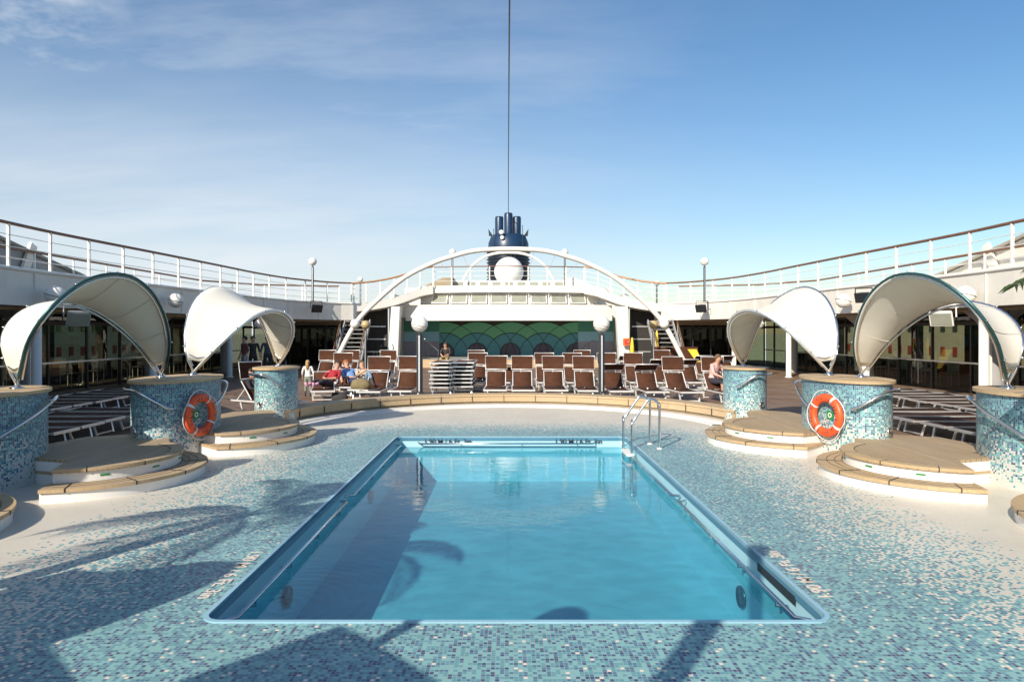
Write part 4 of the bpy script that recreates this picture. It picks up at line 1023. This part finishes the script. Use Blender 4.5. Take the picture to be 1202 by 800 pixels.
# ------------------------------------------------------------------ loungers
def lounger_parts(root, kind):
    """lounger with its head towards +y and its foot towards -y, local origin on the floor at the foot end"""
    W2, H = 0.305, 0.29; L = 1.92
    hinge = 1.12 if kind != 'flat' else L
    fr_ = MB()
    fw_ = 0.007 if kind == 'flat' else 0.014
    for s in (-1, 1): fr_.box(s*W2-fw_, s*W2+fw_, 0, L-0.1, H-0.028, H+0.006)
    fr_.box(-W2-0.014, W2+0.014, -0.04, -0.001, H-0.03, H+0.012)
    fr_.box(-W2, W2, L-0.14, L-0.10, H-0.03, H+0.01)
    fr_.build('frame', M_alu if kind == 'flat' else M_aluw, root, world=False)
    for y0 in (0.22, L-0.42):
        lg = MB(); z0 = 0.02
        for s in (-1, 1): lg.bar((s*(W2-0.03), y0, H-0.02), (s*(W2-0.05), y0-0.07, z0), 0.032, 0.032)
        lg.bar((-(W2-0.05), y0-0.06, 0.045), (W2-0.05, y0-0.06, 0.045), 0.026, 0.026)
        lg.build('leg_frame', M_alu if kind == 'flat' else M_aluw, root, world=False)
    y1 = hinge
    rows = [[(-W2+0.02, y, H+0.012-0.022*math.sin(PI*min(1, y/y1))), (0, y, H-0.012-0.02*math.sin(PI*min(1, y/y1))), (W2-0.02, y, H+0.012-0.022*math.sin(PI*min(1, y/y1)))] for y in [y1*k/8 for k in range(9)]]
    sf = MB().grid(rows).build('seat', M_brown, root, world=False); so = sf.modifiers.new('t', 'SOLIDIFY'); so.thickness = 0.006
    if kind == 'flat': return
    ang = R(50); bl = 0.51
    dirv = Vector((0, math.cos(ang), math.sin(ang)))
    b0 = Vector((0, hinge, H+0.02))
    rows = []
    for k in range(9):
        t = k/8; p = b0+dirv*bl*t+Vector((0, 0.035*math.sin(PI*t), -0.02*math.sin(PI*t)))
        rows.append([(-W2+0.045, p.y, p.z), (0, p.y+0.01, p.z-0.008), (W2-0.045, p.y, p.z)])
    bk = MB().grid(rows).build('backrest', M_brown, root, world=False); so = bk.modifiers.new('t', 'SOLIDIFY'); so.thickness = 0.006
    top = b0+dirv*(bl+0.03)
    bf = MB().tube([(-W2+0.03, b0.y, b0.z), (-W2+0.03, top.y, top.z), (W2-0.03, top.y, top.z), (W2-0.03, b0.y, b0.z)], 0.017, 6)
    for s in (-1, 1): bf.bar((s*(W2-0.03), top.y-0.12, top.z-0.18), (s*(W2-0.03), top.y+0.14, H), 0.02, 0.02)
    bf.build('back_frame', M_aluw, root, world=False)
    if kind == 'bare': return
    ha = {'up': R(82), 'tilt': R(28), 'fold': R(172)}[kind]; hl = 0.39
    h0 = Vector((0, top.y-0.02, top.z+0.05)); hd = Vector((0, math.cos(ha) if kind != 'tilt' else -math.cos(ha)*0.9, math.sin(ha) if kind != 'fold' else 0.12))
    hw = W2+0.015
    vs = []
    q0, q1 = h0, h0+hd*hl
    hb_ = MB().grid([[(-hw+0.02, q0.y, q0.z), (hw-0.02, q0.y, q0.z)], [(-hw+0.02, (q0.y+q1.y)/2+0.02, (q0.z+q1.z)/2), (hw-0.02, (q0.y+q1.y)/2+0.02, (q0.z+q1.z)/2)], [(-hw+0.02, q1.y, q1.z), (hw-0.02, q1.y, q1.z)]], False)
    hf = hb_.build('sunshade', M_brown, root, world=False); so = hf.modifiers.new('t', 'SOLIDIFY'); so.thickness = 0.008
    MB().tube([(-hw, q0.y, q0.z), (hw, q0.y, q0.z), (hw, q1.y, q1.z), (-hw, q1.y, q1.z)], 0.016, 6, closed=True).build('sunshade_frame', M_aluw, root, world=False)
protos = {}
def lounger(kind, x, y, rz, label, group, z=TZ):
    if kind not in protos:
        o = thing('sun_lounger', label, 'sun lounger', (0, 0, 0), 0, group); lounger_parts(o, kind); protos[kind] = o
    else: o = copy_tree(protos[kind])
    o.location = (x, y, z); o.rotation_euler = (0, 0, rz); o['label'] = label; o['group'] = group
    return o
G1 = 'brown sun loungers facing the pool behind the bench'
fr_spec = [(436, 'up', 0.02), (470, 'up', 0.0), (592, 'up', 0), (624, 'up', 0), (657, 'up', 0), (690, 'up', 0.02), (722, 'up', 0.0), (764, 'tilt', 0.06), (797, 'up', 0.08), (828, 'up', 0.10)]
xs0 = {436: 'with its sunshade up, left of the big globe lamp', 470: 'with its sunshade up, right beside the left globe lamp', 592: 'first to the right of the gap with stacked loungers'}
def place_row(specs, Yf, where):
    for i, (px, kind, rz) in enumerate(specs):
        p = W(px, 460, Yf+1.4)
        y = Yf - (0.22*max(0, abs(p.x)-1.5) if Yf < 19 else 0)
        lounger(kind, p.x+rz*1.4, y+random.uniform(-.07, .07), rz+random.uniform(-.035, .035), 'brown lounger, %s sunshade, %s from left in the %s' % ({'up': 'raised', 'tilt': 'tilted', 'fold': 'folded'}[kind], ordw(i), where), G1)
place_row([(447, 'up', 0.02), (480, 'up', 0.0), (582, 'up', 0), (613, 'up', 0), (649, 'up', 0), (683, 'up', 0.02), (718, 'tilt', 0.0), (752, 'tilt', 0.04), (786, 'up', 0.07), (826, 'up', 0.08)], 18.55, 'front row behind the bench')
place_row([(400, 'up', 0), (560, 'up', 0), (600, 'fold', 0), (640, 'up', 0), (672, 'up', 0), (712, 'up', 0), (742, 'up', 0), (772, 'tilt', 0), (806, 'tilt', 0), (835, 'tilt', 0.0)], 21.4, 'second row behind the bench')
place_row([(383, 'up', 0), (412, 'up', 0), (456, 'up', 0), (560, 'up', 0), (683, 'up', 0), (735, 'tilt', 0), (778, 'up', 0), (824, 'tilt', 0), (850, 'tilt', 0)], 25.0, 'third row near the big arch')
lounger('up', -4.8, 15.25, R(60), 'brown lounger between the left pillars with a man lying on it', G1)
for px, Y, rz, lab in ((388, 19.0, 0.25, 'left of the big globe lamp with a person in a red jacket on it'), (408, 20.3, 0.1, 'carrying the reader in blue jeans near the left arch foot'), (428, 19.4, -0.3, 'carrying the sunbather with bent knees left of the front row')):
    p = W(px, 450, Y); lounger('bare', p.x, Y-0.8, rz, 'lounger ' + lab, G1)
# stacks of flat loungers left of centre
G2 = 'flat loungers stacked left of the stage steps'
for j, (px, Y) in enumerate(((519, 20.0), (544, 20.3))):
    p = W(px, 440, Y)
    for k in range(7):
        lounger('flat', p.x+random.uniform(-.03, .03), Y-0.5+random.uniform(-.04, .04), random.uniform(-.02, .02), 'flat lounger, %s from the bottom in the %s stack left of the stage steps' % (ordw(k), ['left', 'right'][j]), G2, TZ+k*0.115)
# rows of flat loungers under the galleries and beside the pillars
for s in (-1, 1):
    for r_, x0 in enumerate((7.25, 9.5, 11.7)):
        n_l = 14 if r_ < 2 else 11
        for i in range(n_l):
            y = 8.6+i*0.75+0.3*r_
            if r_ == 0 and (y > 14.3): continue
            lounger('flat', s*(x0-0.1+random.uniform(-.05, .05)), y, (R(-90) if s > 0 else R(90))+random.uniform(-.03, .03),
                    'flat empty lounger, %s from the camera in the %s row beside the %s pillars' % (ordw(i), ['inner', 'middle', 'outer'][r_], LR[s]), 'flat loungers in rows on the %s terrace' % LR[s])

# ------------------------------------------------------------------ people
J = {}
def person(label, loc, rz, pose, top, legs, hair, shoes=(0.05, 0.05, 0.05), longhair=False, scale=1.0, sleeves=True, shorts=False, glasses=False, hat=None):
    D = {}
    if pose == 'stand':
        D = dict(pel=(0, 0, .93), waist=(0, 0, 1.08), chest=(0, 0, 1.28), neck=(0, .01, 1.47), head=(0, -.01, 1.57), crown=(0, 0, 1.66),
                 sh=(.18, 0, 1.40), el=(.25, .02, 1.13), wr=(.26, -.08, .90), hip=(.10, 0, .88), kn=(.11, -.03, .50), an=(.11, .03, .09), toe=(.12, -.13, .045))
    elif pose == 'sit':      # seat height 0.42 above the feet
        D = dict(pel=(0, 0, .50), waist=(0, -.02, .64), chest=(0, -.08, .84), neck=(0, -.15, 1.0), head=(0, -.20, 1.09), crown=(0, -.19, 1.18),
                 sh=(.18, -.10, .94), el=(.24, -.22, .70), wr=(.10, -.42, .60), hip=(.10, -.02, .48), kn=(.15, -.44, .48), an=(.13, -.45, .09), toe=(.14, -.60, .045))
    elif pose == 'recline':  # on a lounger, hips at origin, feet to -y
        D = dict(pel=(0, 0, .42), waist=(0, .12, .50), chest=(0, .27, .64), neck=(0, .40, .80), head=(0, .45, .90), crown=(0, .47, .99),
                 sh=(.18, .34, .74), el=(.26, .12, .56), wr=(.10, -.02, .55), hip=(.10, -.05, .41), kn=(.12, -.44, .50), an=(.11, -.84, .40), toe=(.13, -.88, .50))
    elif pose == 'knees':    # reclining with knees up
        D = dict(pel=(0, 0, .42), waist=(0, .12, .50), chest=(0, .27, .64), neck=(0, .40, .80), head=(0, .44, .90), crown=(0, .46, .99),
                 sh=(.18, .34, .74), el=(.28, .14, .60), wr=(.12, -.04, .74), hip=(.10, -.05, .41), kn=(.12, -.33, .74), an=(.11, -.62, .40), toe=(.13, -.77, .37))
    g = lambda k, s: Vector((D[k][0]*s, D[k][1], D[k][2]))
    V = []; E = []; Rr = []; C = []
    def add(p, r, c, par=None):
        V.append(Vector(p)); Rr.append(r); C.append(c)
        if par is not None: E.append((par, len(V)-1))
        return len(V)-1
    SK, TO, LE, SH = 0, 1, 2, 3
    pel = add(D['pel'], .135, LE)
    wa = add(D['waist'], .125, TO, pel); ch = add(D['chest'], .145, TO, wa)
    nk = add(D['neck'], .052, SK, ch); hd = add(D['head'], .088, SK, nk); add(D['crown'], .075, SK, hd)
    for s in (-1, 1):
        sh = add(g('sh', s), .062, TO, ch); el_ = add(g('el', s), .043, TO if sleeves else SK, sh); wr = add(g('wr', s), .029, SK, el_)
        dv = (g('wr', s)-g('el', s)).normalized(); sd = dv.cross(Vector((0, 0, 1)) if abs(dv.z) < .9 else Vector((1, 0, 0))).normalized()
        pm = add(g('wr', s)+dv*.07, .027, SK, wr)
        cur = Vector((0, -.012, 0))
        for q, ln in ((-.026, .065), (-.009, .080), (.009, .075), (.026, .058)):
            k1 = add(V[pm]+sd*q+dv*.035, .0095, SK, pm); add(V[k1]+dv*(ln*.6)+sd*q*.2+cur, .008, SK, k1)
        k1 = add(g('wr', s)+dv*.035+sd*.042*s, .011, SK, wr); add(V[k1]+dv*.035+sd*.012*s+cur, .009, SK, k1)
        hp = add(g('hip', s), .095, LE, pel); kn = add(g('kn', s), .062, LE, hp); 
        md = V[kn].lerp(g('an', s), .3); cf = add(md, .056, SK if shorts else LE, kn)
        an = add(g('an', s), .040, SH if not shorts else SK, cf); add(g('toe', s), .034, SH, an)
    me = bpy.data.meshes.new('person'); me.from_pydata([tuple(v) for v in V], E, [])
    o = bpy.data.objects.new('tmpp', me); COL.objects.link(o)
    sk = o.modifiers.new('skin', 'SKIN')
    for i, q in enumerate(me.skin_vertices[0].data): q.radius = (Rr[i], Rr[i]*(.72 if C[i] == TO and i < 3 else 1)); q.use_root = (i == 0)
    o.modifiers.new('sub', 'SUBSURF').levels = 2
    bpy.context.view_layer.update()
    me2 = bpy.data.meshes.new_from_object(o.evaluated_get(bpy.context.evaluated_depsgraph_get()))
    bpy.data.objects.remove(o)
    for m_ in (M_skin, cloth(top), cloth(legs), cloth(shoes)): me2.materials.append(m_)
    def seg(p, a, b):
        ab = b-a; t = max(0, min(1, (p-a).dot(ab)/max(1e-9, ab.dot(ab)))); return (p-(a+ab*t)).length, t
    for pl in me2.polygons:
        c = pl.center; best = (9, 0)
        for a, b in E:
            d_, t = seg(c, V[a], V[b]); d_ -= (Rr[a]*(1-t)+Rr[b]*t)
            if d_ < best[0]: best = (d_, C[b] if (t > .35 or C[b] == C[a]) else C[a])
        pl.material_index = best[1]; pl.use_smooth = True
    root = thing('person', label, 'person', loc, rz, 'people on the ship deck'); root.scale = (scale,)*3
    me2.name = 'body'; bo = bpy.data.objects.new('body', me2); COL.objects.link(bo); bo.parent = root
    # hair, face
    hdv = Vector(D['head']); up = (Vector(D['crown'])-hdv).normalized(); fwd = Vector((0, -1, 0)); fwd = (fwd-up*fwd.dot(up)).normalized()
    right = fwd.cross(up)
    MM = Matrix((( right.x, -fwd.x, up.x, hdv.x), (right.y, -fwd.y, up.y, hdv.y), (right.z, -fwd.z, up.z, hdv.z), (0, 0, 0, 1)))
    rows = []
    for i in range(9):
        ph = PI*i/12
        rows.append([MM @ Vector((.098*math.sin(ph)*math.cos(t*PI/10), .018+.108*math.sin(ph)*math.sin(t*PI/10)*(1 if math.sin(t*PI/10) > 0 else .72), .045+.105*math.cos(ph)+(.03 if math.sin(t*PI/10) < 0 and i > 5 else 0))) for t in range(21)])
    hm_ = MB().grid(rows)
    if longhair: hm_.tube([MM @ Vector((0, .08, .06)), MM @ Vector((0, .12, -.08)), MM @ Vector((0, .13, -.22)), MM @ Vector((0, .12, -.33))], [.07, .085, .07, .02], 10)
    hm_.build('hair', cloth(hair), root, world=False)
    nz = MB(); nz.add([MM @ Vector(v) for v in ((-.014, -.082, .005), (.014, -.082, .005), (0, -.108, .008), (0, -.084, .045))], [(0, 1, 2), (0, 2, 3), (1, 3, 2)]); nz.build('nose', M_skin, root, world=False)
    ey = MB()
    for s in (-1, 1): ey.sphere(tuple(MM @ Vector((.033*s, -.080, .045))), .011 if not glasses else .024, 8)
    if glasses: ey.tube([MM @ Vector((-.085, -.03, .05)), MM @ Vector((-.05, -.09, .05)), MM @ Vector((.05, -.09, .05)), MM @ Vector((.085, -.03, .05))], .006, 5)
    ey.build('sunglasses' if glasses else 'eyes', M_black, root, world=False)
    MB().box(-.022, .022, -.086, -.078, -.035, -.028, M=MM).build('mouth', mat_lip, root, world=False)
    return root
mat_lip = mat('lips', (0.40, 0.15, 0.12), 0.5)
person('man in dark glasses and black jacket lying on a lounger between the left pillars', (-5.71, 15.78, TZ), R(60), 'recline', (0.02, 0.02, 0.025), (0.20, 0.30, 0.42), (0.06, 0.04, 0.03), glasses=True)
p = W(366, 460, 20); person('small girl with long blond hair in white top and grey trousers, seen from behind', (p.x, 19.6, TZ), PI, 'stand', (0.75, 0.72, 0.68), (0.22, 0.24, 0.20), (0.42, 0.27, 0.12), longhair=True, scale=0.62)
p = W(387, 450, 19.5); person('person in dark red jacket and dark trousers reclining beside the small girl', (p.x, 19.35, TZ), R(-20), 'recline', (0.35, 0.02, 0.03), (0.05, 0.04, 0.05), (0.05, 0.03, 0.02), shoes=(0.8, 0.4, 0.5))
p = W(402, 440, 21); person('boy in red shirt and blue shorts with bare bent knees on a lounger', (p.x, 20.9, TZ), R(25), 'knees', (0.5, 0.05, 0.05), (0.10, 0.22, 0.45), (0.08, 0.05, 0.03), shorts=True, scale=0.9)
p = W(414, 445, 19.9); person('red haired person in pale blue shirt and navy jeans reclining left of the front row', (p.x, 19.95, TZ), R(38), 'recline', (0.20, 0.35, 0.62), (0.03, 0.05, 0.14), (0.35, 0.13, 0.05))
p = W(431, 445, 19.7); person('person in beige top and faded jeans with knees up, nearest the first front lounger', (p.x, 19.8, TZ), R(35), 'knees', (0.60, 0.48, 0.36), (0.18, 0.27, 0.38), (0.10, 0.07, 0.04))
p = W(524, 430, 35.7); person('man in dark jacket and khaki trousers sitting on the stage step looking down', (p.x, 35.75, TZ), R(-12), 'sit', (0.05, 0.045, 0.04), (0.36, 0.27, 0.12), (0.05, 0.03, 0.02), scale=1.08)
p = W(833, 450, 19.3); person('woman in pale pink top and dark shorts sitting beside the farthest right pillar', (p.x, 19.0, TZ+0.02), R(35), 'sit', (0.70, 0.42, 0.38), (0.03, 0.03, 0.04), (0.14, 0.08, 0.05), shorts=True, sleeves=True)
for px, Z, t_, l_, h_, lab in ((287, 27, (0.16, 0.06, 0.05), (0.16, 0.24, 0.34), (0.03, 0.02, 0.02), 'standing person in dark red top and blue jeans under the left gallery'), (297, 27.5, (0.03, 0.03, 0.03), (0.03, 0.03, 0.03), (0.03, 0.02, 0.02), 'standing person all in black under the left gallery, next to the one in jeans'),
                    (314, 28.6, (0.06, 0.08, 0.10), (0.03, 0.03, 0.04), (0.10, 0.06, 0.03), 'standing person in grey blue jacket between two columns of the left gallery'), (334, 30, (0.08, 0.03, 0.03), (0.02, 0.02, 0.03), (0.02, 0.02, 0.02), 'standing person in dark maroon coat farthest along the left gallery')):
    p = W(px, 420, Z); person(lab, (p.x, Z, TZ), R(random.uniform(-120, 60)), 'stand', t_, l_, h_)

# bags and towels
def bag(x, y, z, col, label, w_=0.42):
    b_ = thing('bag', label, 'bag', (x, y, z))
    prof = [(0.02, 0), (0.5, 0.02), (0.55, 0.25), (0.45, 0.5), (0.2, 0.62), (0.02, 0.64)]
    o = MB().lathe([(r_*w_, z_*w_*1.1) for r_, z_ in prof], n=18).build('body', cloth(col), b_, world=False); o.scale = (1.2, 0.6, 1)
    MB().tube([(-.12, 0, w_*.62), (-.1, 0, w_*.95), (.1, 0, w_*.95), (.12, 0, w_*.62)], .012, 6).build('handle', cloth((0.1, 0.07, 0.04)), b_, world=False)
p = W(425, 452, 18.9); bag(p.x, 18.7, TZ+0.30, (0.20, 0.16, 0.08), 'olive brown bag lying on a lounger left of the front row')
p = W(402, 462, 18.8); bag(p.x, 18.45, TZ, (0.04, 0.04, 0.04), 'black bag on the deck beside the reclining people', 0.36)

# ------------------------------------------------------------------ stairs, hatches and clutter beside the stage
for s in (-1, 1):
    sr = thing('deck_stairs', 'open white metal stairs with brown handrails climbing behind the %s arch foot' % LR[s], 'stairs', (s*7.8, 34.5, TZ))
    for k in range(11):
        z = TZ+0.22*(k+1); y = 33.6+0.22*k
        MB().box(min(s*7.35, s*8.55), max(s*7.35, s*8.55), y, y+0.20, z, z+0.035).build('tread', M_greydeck, sr)
    for x in (7.3, 8.6):
        MB().bar((s*x, 33.4, TZ+0.1), (s*x, 35.9, TZ+2.45), 0.05, 0.22).build('stringer', M_greydeck, sr)
        MB().tube([(s*x, 33.4, TZ+1.0), (s*x, 34.9, TZ+2.45)], 0.03, 6).build('handrail', M_handr, sr)
        pm = MB()
        for k in range(3): pm.tube([(s*x, 33.45+0.68*k, TZ+0.15+0.67*k), (s*x, 33.45+0.68*k, TZ+1.05+0.67*k)], 0.018, 5)
        for q in (0.35, 0.68): pm.tube([(s*x, 33.4, TZ+q), (s*x, 34.9, TZ+1.5+q)], 0.012, 5)
        pm.build('balustrade', M_greydeck, sr)
    pl = thing('stage_side_panel', 'dark recessed wall panel between the white column and the %s stairs' % LR[s], 'wall', (s*6.9, 38, TZ))
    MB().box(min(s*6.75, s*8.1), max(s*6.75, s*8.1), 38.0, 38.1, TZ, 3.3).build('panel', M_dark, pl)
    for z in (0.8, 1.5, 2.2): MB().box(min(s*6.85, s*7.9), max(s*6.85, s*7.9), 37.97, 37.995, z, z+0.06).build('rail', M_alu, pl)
fb = thing('fire_hose_box', 'small orange fire box fixed beside the right white stage column', 'fire box', (6.75, 36.5, 1.5))
p = W(735, 400, 36.5); bevel(MB().box(p.x-0.18, p.x+0.18, 36.3, 36.5, p.z-0.25, p.z+0.15).build('case', mat('orange_box_paint', (0.70, 0.16, 0.05), 0.4), fb), 0.02)
MB().box(p.x-0.12, p.x+0.12, 36.27, 36.298, p.z-0.17, p.z+0.07).build('door', M_red, fb); MB().box(p.x+0.05, p.x+0.09, 36.25, 36.268, p.z-0.08, p.z).build('latch', M_alu, fb)
for px, Z, h_, lab in ((742, 35, 1.55, 'narrow folded yellow parasol standing right beside the right white stage column'), (771, 34.5, 1.9, 'narrow yellow folded parasol leaning near the right stairs')):
    p = W(px, 430, Z); t = thing('folded_parasol', lab, 'parasol', (p.x, Z, TZ))
    MB().lathe([(0.03, 0.35), (0.13, 0.5), (0.10, 1.1), (0.05, h_), (0.01, h_+0.05)], n=12).build('canopy', M_yellow, t, world=False)
    MB().lathe([(0.2, 0), (0.2, 0.05), (0.02, 0.06), (0.02, 0.5)], n=12).build('stand', M_darkmetal, t, world=False)
ys = thing('yellow_chute', 'slanted yellow panel leaning under the right gallery beside the big arch', 'panel', (7.0, 30.5, TZ))
q0, q1 = W(811, 411, 30.5), W(822, 424, 30.5)
m_ = MB(); m_.add([(q0.x-.15, 30.5, q0.z+.05), (q0.x+.25, 30.5, q0.z+.05), (q1.x+.2, 30.4, q1.z-.3), (q1.x-.0, 30.4, q1.z-.3), (q0.x-.15, 30.6, q0.z+.05), (q0.x+.25, 30.6, q0.z+.05), (q1.x+.2, 30.5, q1.z-.3), (q1.x-.0, 30.5, q1.z-.3)],
    [(3, 2, 1, 0), (4, 5, 6, 7), (0, 1, 5, 4), (1, 2, 6, 5), (2, 3, 7, 6), (3, 0, 4, 7)]); m_.build('panel', M_yellow, ys)
m2 = MB(); m2.box(q0.x-1.6, q1.x-0.05, 30.7, 30.8, TZ, 1.25); m2.build('backing_board', M_brown, ys)
# lounge tables and chairs inside
for s in (-1, 1):
    for i in range(8):
        y = 12+i*3.0; x = s*15.0
        t = thing('lounge_table', 'small round table inside the %s lounge, %s from the camera' % (LR[s], ordw(i)), 'table', (x, y, 0.07), group='lounge tables')
        MB().lathe([(0.42, 0.70), (0.42, 0.74)], n=16).build('tabletop', M_pale, t, world=False); MB().lathe([(0.22, 0), (0.22, 0.02), (0.03, 0.04), (0.03, 0.70)], n=10).build('pedestal', M_alu, t, world=False)
        for k in (-1, 1):
            c = thing('lounge_chair', 'white metal chair on the %s side of the %s table in the %s lounge' % ('far' if k > 0 else 'near', ordw(i), LR[s]), 'chair', (x, y+k*0.72, 0.07), 0 if k > 0 else PI, 'lounge chairs')
            MB().box(-.21, .21, -.21, .21, .43, .46).build('seat', M_white, c, world=False); MB().box(-.2, .2, .19, .21, .5, .86).build('backrest', M_white, c, world=False)
            for lx in (-.19, .19):
                for ly in (-.19, .2): MB().box(lx-.012, lx+.012, ly-.012, ly+.012, 0, .43 if ly < 0 else .86).build('leg', M_alu, c, world=False)
# small ceiling spots seen through the glass
    for i in range(9):
        sp = thing('ceiling_spotlight', 'small hanging spotlight in the %s lounge, %s from the camera' % (LR[s], ordw(i)), 'spotlight', (s*13.0, 13+i*2.4, 2.5), group='lounge ceiling spotlights')
        MB().tube([(0, 0, 0), (0, 0, -0.22)], 0.015, 6).build('stem', M_darkmetal, sp, world=False); MB().lathe([(0.04, -0.2), (0.09, -0.3), (0.09, -0.36)], n=12).build('shade', M_alu, sp, world=False)

# ------------------------------------------------------------------ palms
def palm(x, y, z0, h, nf, fl, seed, label, aim=None):
    rnd = random.Random(seed)
    t = thing('palm_tree', label, 'palm tree', (x, y, z0))
    MB().lathe([(0.30, 0), (0.38, 0.1), (0.42, 0.5), (0.45, 0.52), (0.40, 0.54), (0.38, 0.48), (0.01, 0.47)], n=24).build('planter', M_pot, t, world=False)
    MB().tube([(0, 0, 0.4), (0.03, 0, h*0.5), (0, 0.03, h)], [0.13, 0.10, 0.09], 12).build('trunk', M_trunk, t, world=False)
    for k in range(nf):
        a = 2*PI*k/nf*2.4+rnd.uniform(-.2, .2); e0 = rnd.uniform(R(15), R(75)); L = fl*rnd.uniform(0.85, 1.1)
        drop = 8
        if aim is not None:
            if k < 2: a = aim+R(10*k-4); e0 = R(30+10*k); L = fl*(1.0-0.05*k); drop = 5
            elif abs((a-aim+PI) % (2*PI)-PI) < R(60): a += PI
        pts = []; p = Vector((0, 0, h)); e = e0
        for j in range(13):
            pts.append(p.copy()); p = p+Vector((math.cos(a)*math.cos(e), math.sin(a)*math.cos(e), math.sin(e)))*L/12; e -= R(drop+rnd.uniform(0, 3 if drop == 8 else .6))
        m_ = MB(); m_.tube(pts, [0.018*(1-j/14) for j in range(13)], 5)
        P = resample(pts, 34)
        for j in range(5, 33):
            tdir = (P[j]-P[j-1]).normalized(); sd = tdir.cross(Vector((0, 0, 1))).normalized(); ll = 0.42*fl/1.9*math.sin(PI*(j-2)/33)**0.6
            for s in (-1, 1):
                q = P[j]+(sd*s*0.85+tdir*0.55+Vector((0, 0, -0.30-rnd.uniform(0, .15)))).normalized()*ll; w_ = tdir*0.018
                mid = P[j].lerp(q, 0.5)+Vector((0, 0, 0.03))
                m_.add([P[j]-w_*.5, P[j]+w_*.5, mid+w_, q, mid-w_], [(0, 1, 2, 3, 4)])
        m_.build('frond', M_frond, t, world=False)
    return t
palm(6.0, 5.9, 0.0, 2.28, 13, 1.72, 3, 'potted palm whose dark frond tips reach in at the right edge of the picture', PI)

# ------------------------------------------------------------------ behind and beside the camera, seen by their shadows; the parasols are added casters
def shifted(C_, dz, mz=1.0): return [(W(*q).x, W(*q).y, W(*q).z) for q in C_]
for s in (-1, 1):
    A0 = shifted(CA1, 0); B0 = shifted(CB1, 0)
    canopy(s, A0, B0, 'white shell canopy just outside the %s picture edge' % LR[s], scale=1, off=(s*0.85, -3.3, 0))
    canopy(s, A0, B0, 'white shell canopy behind the camera on the %s' % LR[s], scale=1, off=(-s*0.75, -7.9, 0))
    for k, (x, y) in enumerate(((7.75, 5.1), (5.5, 0.7), (5.1, 3.0))):
        if k == 0:
            p, cx = pillar(s, 0, -x, y, 0.55, 0.8); p['label'] = 'tiled pillar just outside the %s picture edge' % LR[s]
palm(-4.9, 3.5, 0.0, 2.45, 11, 1.75, 11, 'potted palm outside the left picture edge, throwing leafy shade on the tiles')
def parasol(x, y, r_, h, label):  # unseen parasols, added to throw shade on the near tiles
    t = thing('parasol', label, 'parasol', (x, y, 0))
    MB().lathe([(0.24, 0), (0.24, 0.06), (0.04, 0.08), (0.025, 0.1), (0.025, h+0.1)], n=16).build('pole', M_darkmetal, t, world=False)
    MB().lathe([(r_, h-0.22), (r_*0.5, h-0.05), (0.02, h+0.06)], n=4, smooth=False).build('canopy', M_canvas, t, world=False)
parasol(-3.0, 0.55, 0.72, 2.4, 'small pale parasol added out of view left of the camera for its shadow')
parasol(-5.5, 0.55, 1.25, 2.4, 'large pale parasol added out of view far left of the camera for its shadow')
parasol(3.45, 2.3, 0.62, 2.3, 'small pale parasol added out of view right of the camera for its shadow')
tp = thing('deck_post', 'tall plain white post behind the camera', 'post', (-1.75, -0.65, 0))
MB().lathe([(0.16, 0), (0.16, 0.03), (0.085, 0.04), (0.085, 4.55)], n=16).build('shaft', M_white, tp, world=False); MB().lathe([(0.10, 4.55), (0.10, 4.6), (0.02, 4.63)], n=16).build('cap', M_white, tp, world=False)
lamp(-2.75, 0.95, 0, 2.9, 0.24, 'globe lamp left of the camera, out of the picture', 0.05)
# dark wall with pale window frames behind the end glass
for s in (-1, 1):
    bw = thing('buffet_wall', 'dark wall with pale window frames behind the end glass of the %s lounge' % LR[s], 'wall', (s*11, 41, 0))
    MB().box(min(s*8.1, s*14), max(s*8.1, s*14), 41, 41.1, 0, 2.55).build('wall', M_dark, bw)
    rr_ = random.Random(5+s)
    for k in range(12):
        x = s*(8.5+k*0.46); z0 = rr_.uniform(1.25, 1.6)
        MB().box(x-0.14, x+0.14, 40.9, 40.98, z0, 2.15).build('window', M_pale, bw)
    MB().bar((s*9.0, 40.7, 1.0), (s*11.5, 40.7, 2.0), 0.1, 0.14).build('stringer', M_white, bw)

fl_ = MB()
for s in (-1, 1): fl_.tube([(s*0.16+0.4, fz-2.02, 6.2), (s*0.16+0.4, fz-2.02, 9.3)], 0.03, 5)
for k in range(12): fl_.tube([(0.24, fz-2.02, 6.3+k*0.25), (0.56, fz-2.02, 6.3+k*0.25)], 0.02, 4)
fl_.build('ladder', M_darkmetal, fn)
for x, h_ in ((-1.3, 1.6), (1.25, 1.9), (0.38, 2.3)): MB().tube([(x, fz-1.5, 9.5), (x, fz-1.5, 9.5+h_)], 0.03, 5).build('aerial', M_darkmetal, fn)
for s in (-1, 1):
    wl = bpy.data.objects.get('upper_deck_gallery' if s < 0 else 'upper_deck_gallery.001')
    m_ = MB()
    P = [Vector((s*abs(x), y, 0)) for x, y in EDGE[6:]]
    for q in resample(P, 13): MB().box(q.x-0.03, q.x+0.03, q.y-0.006, q.y+0.006, 2.57, 3.36).build('fascia_seam', M_hull, wl)
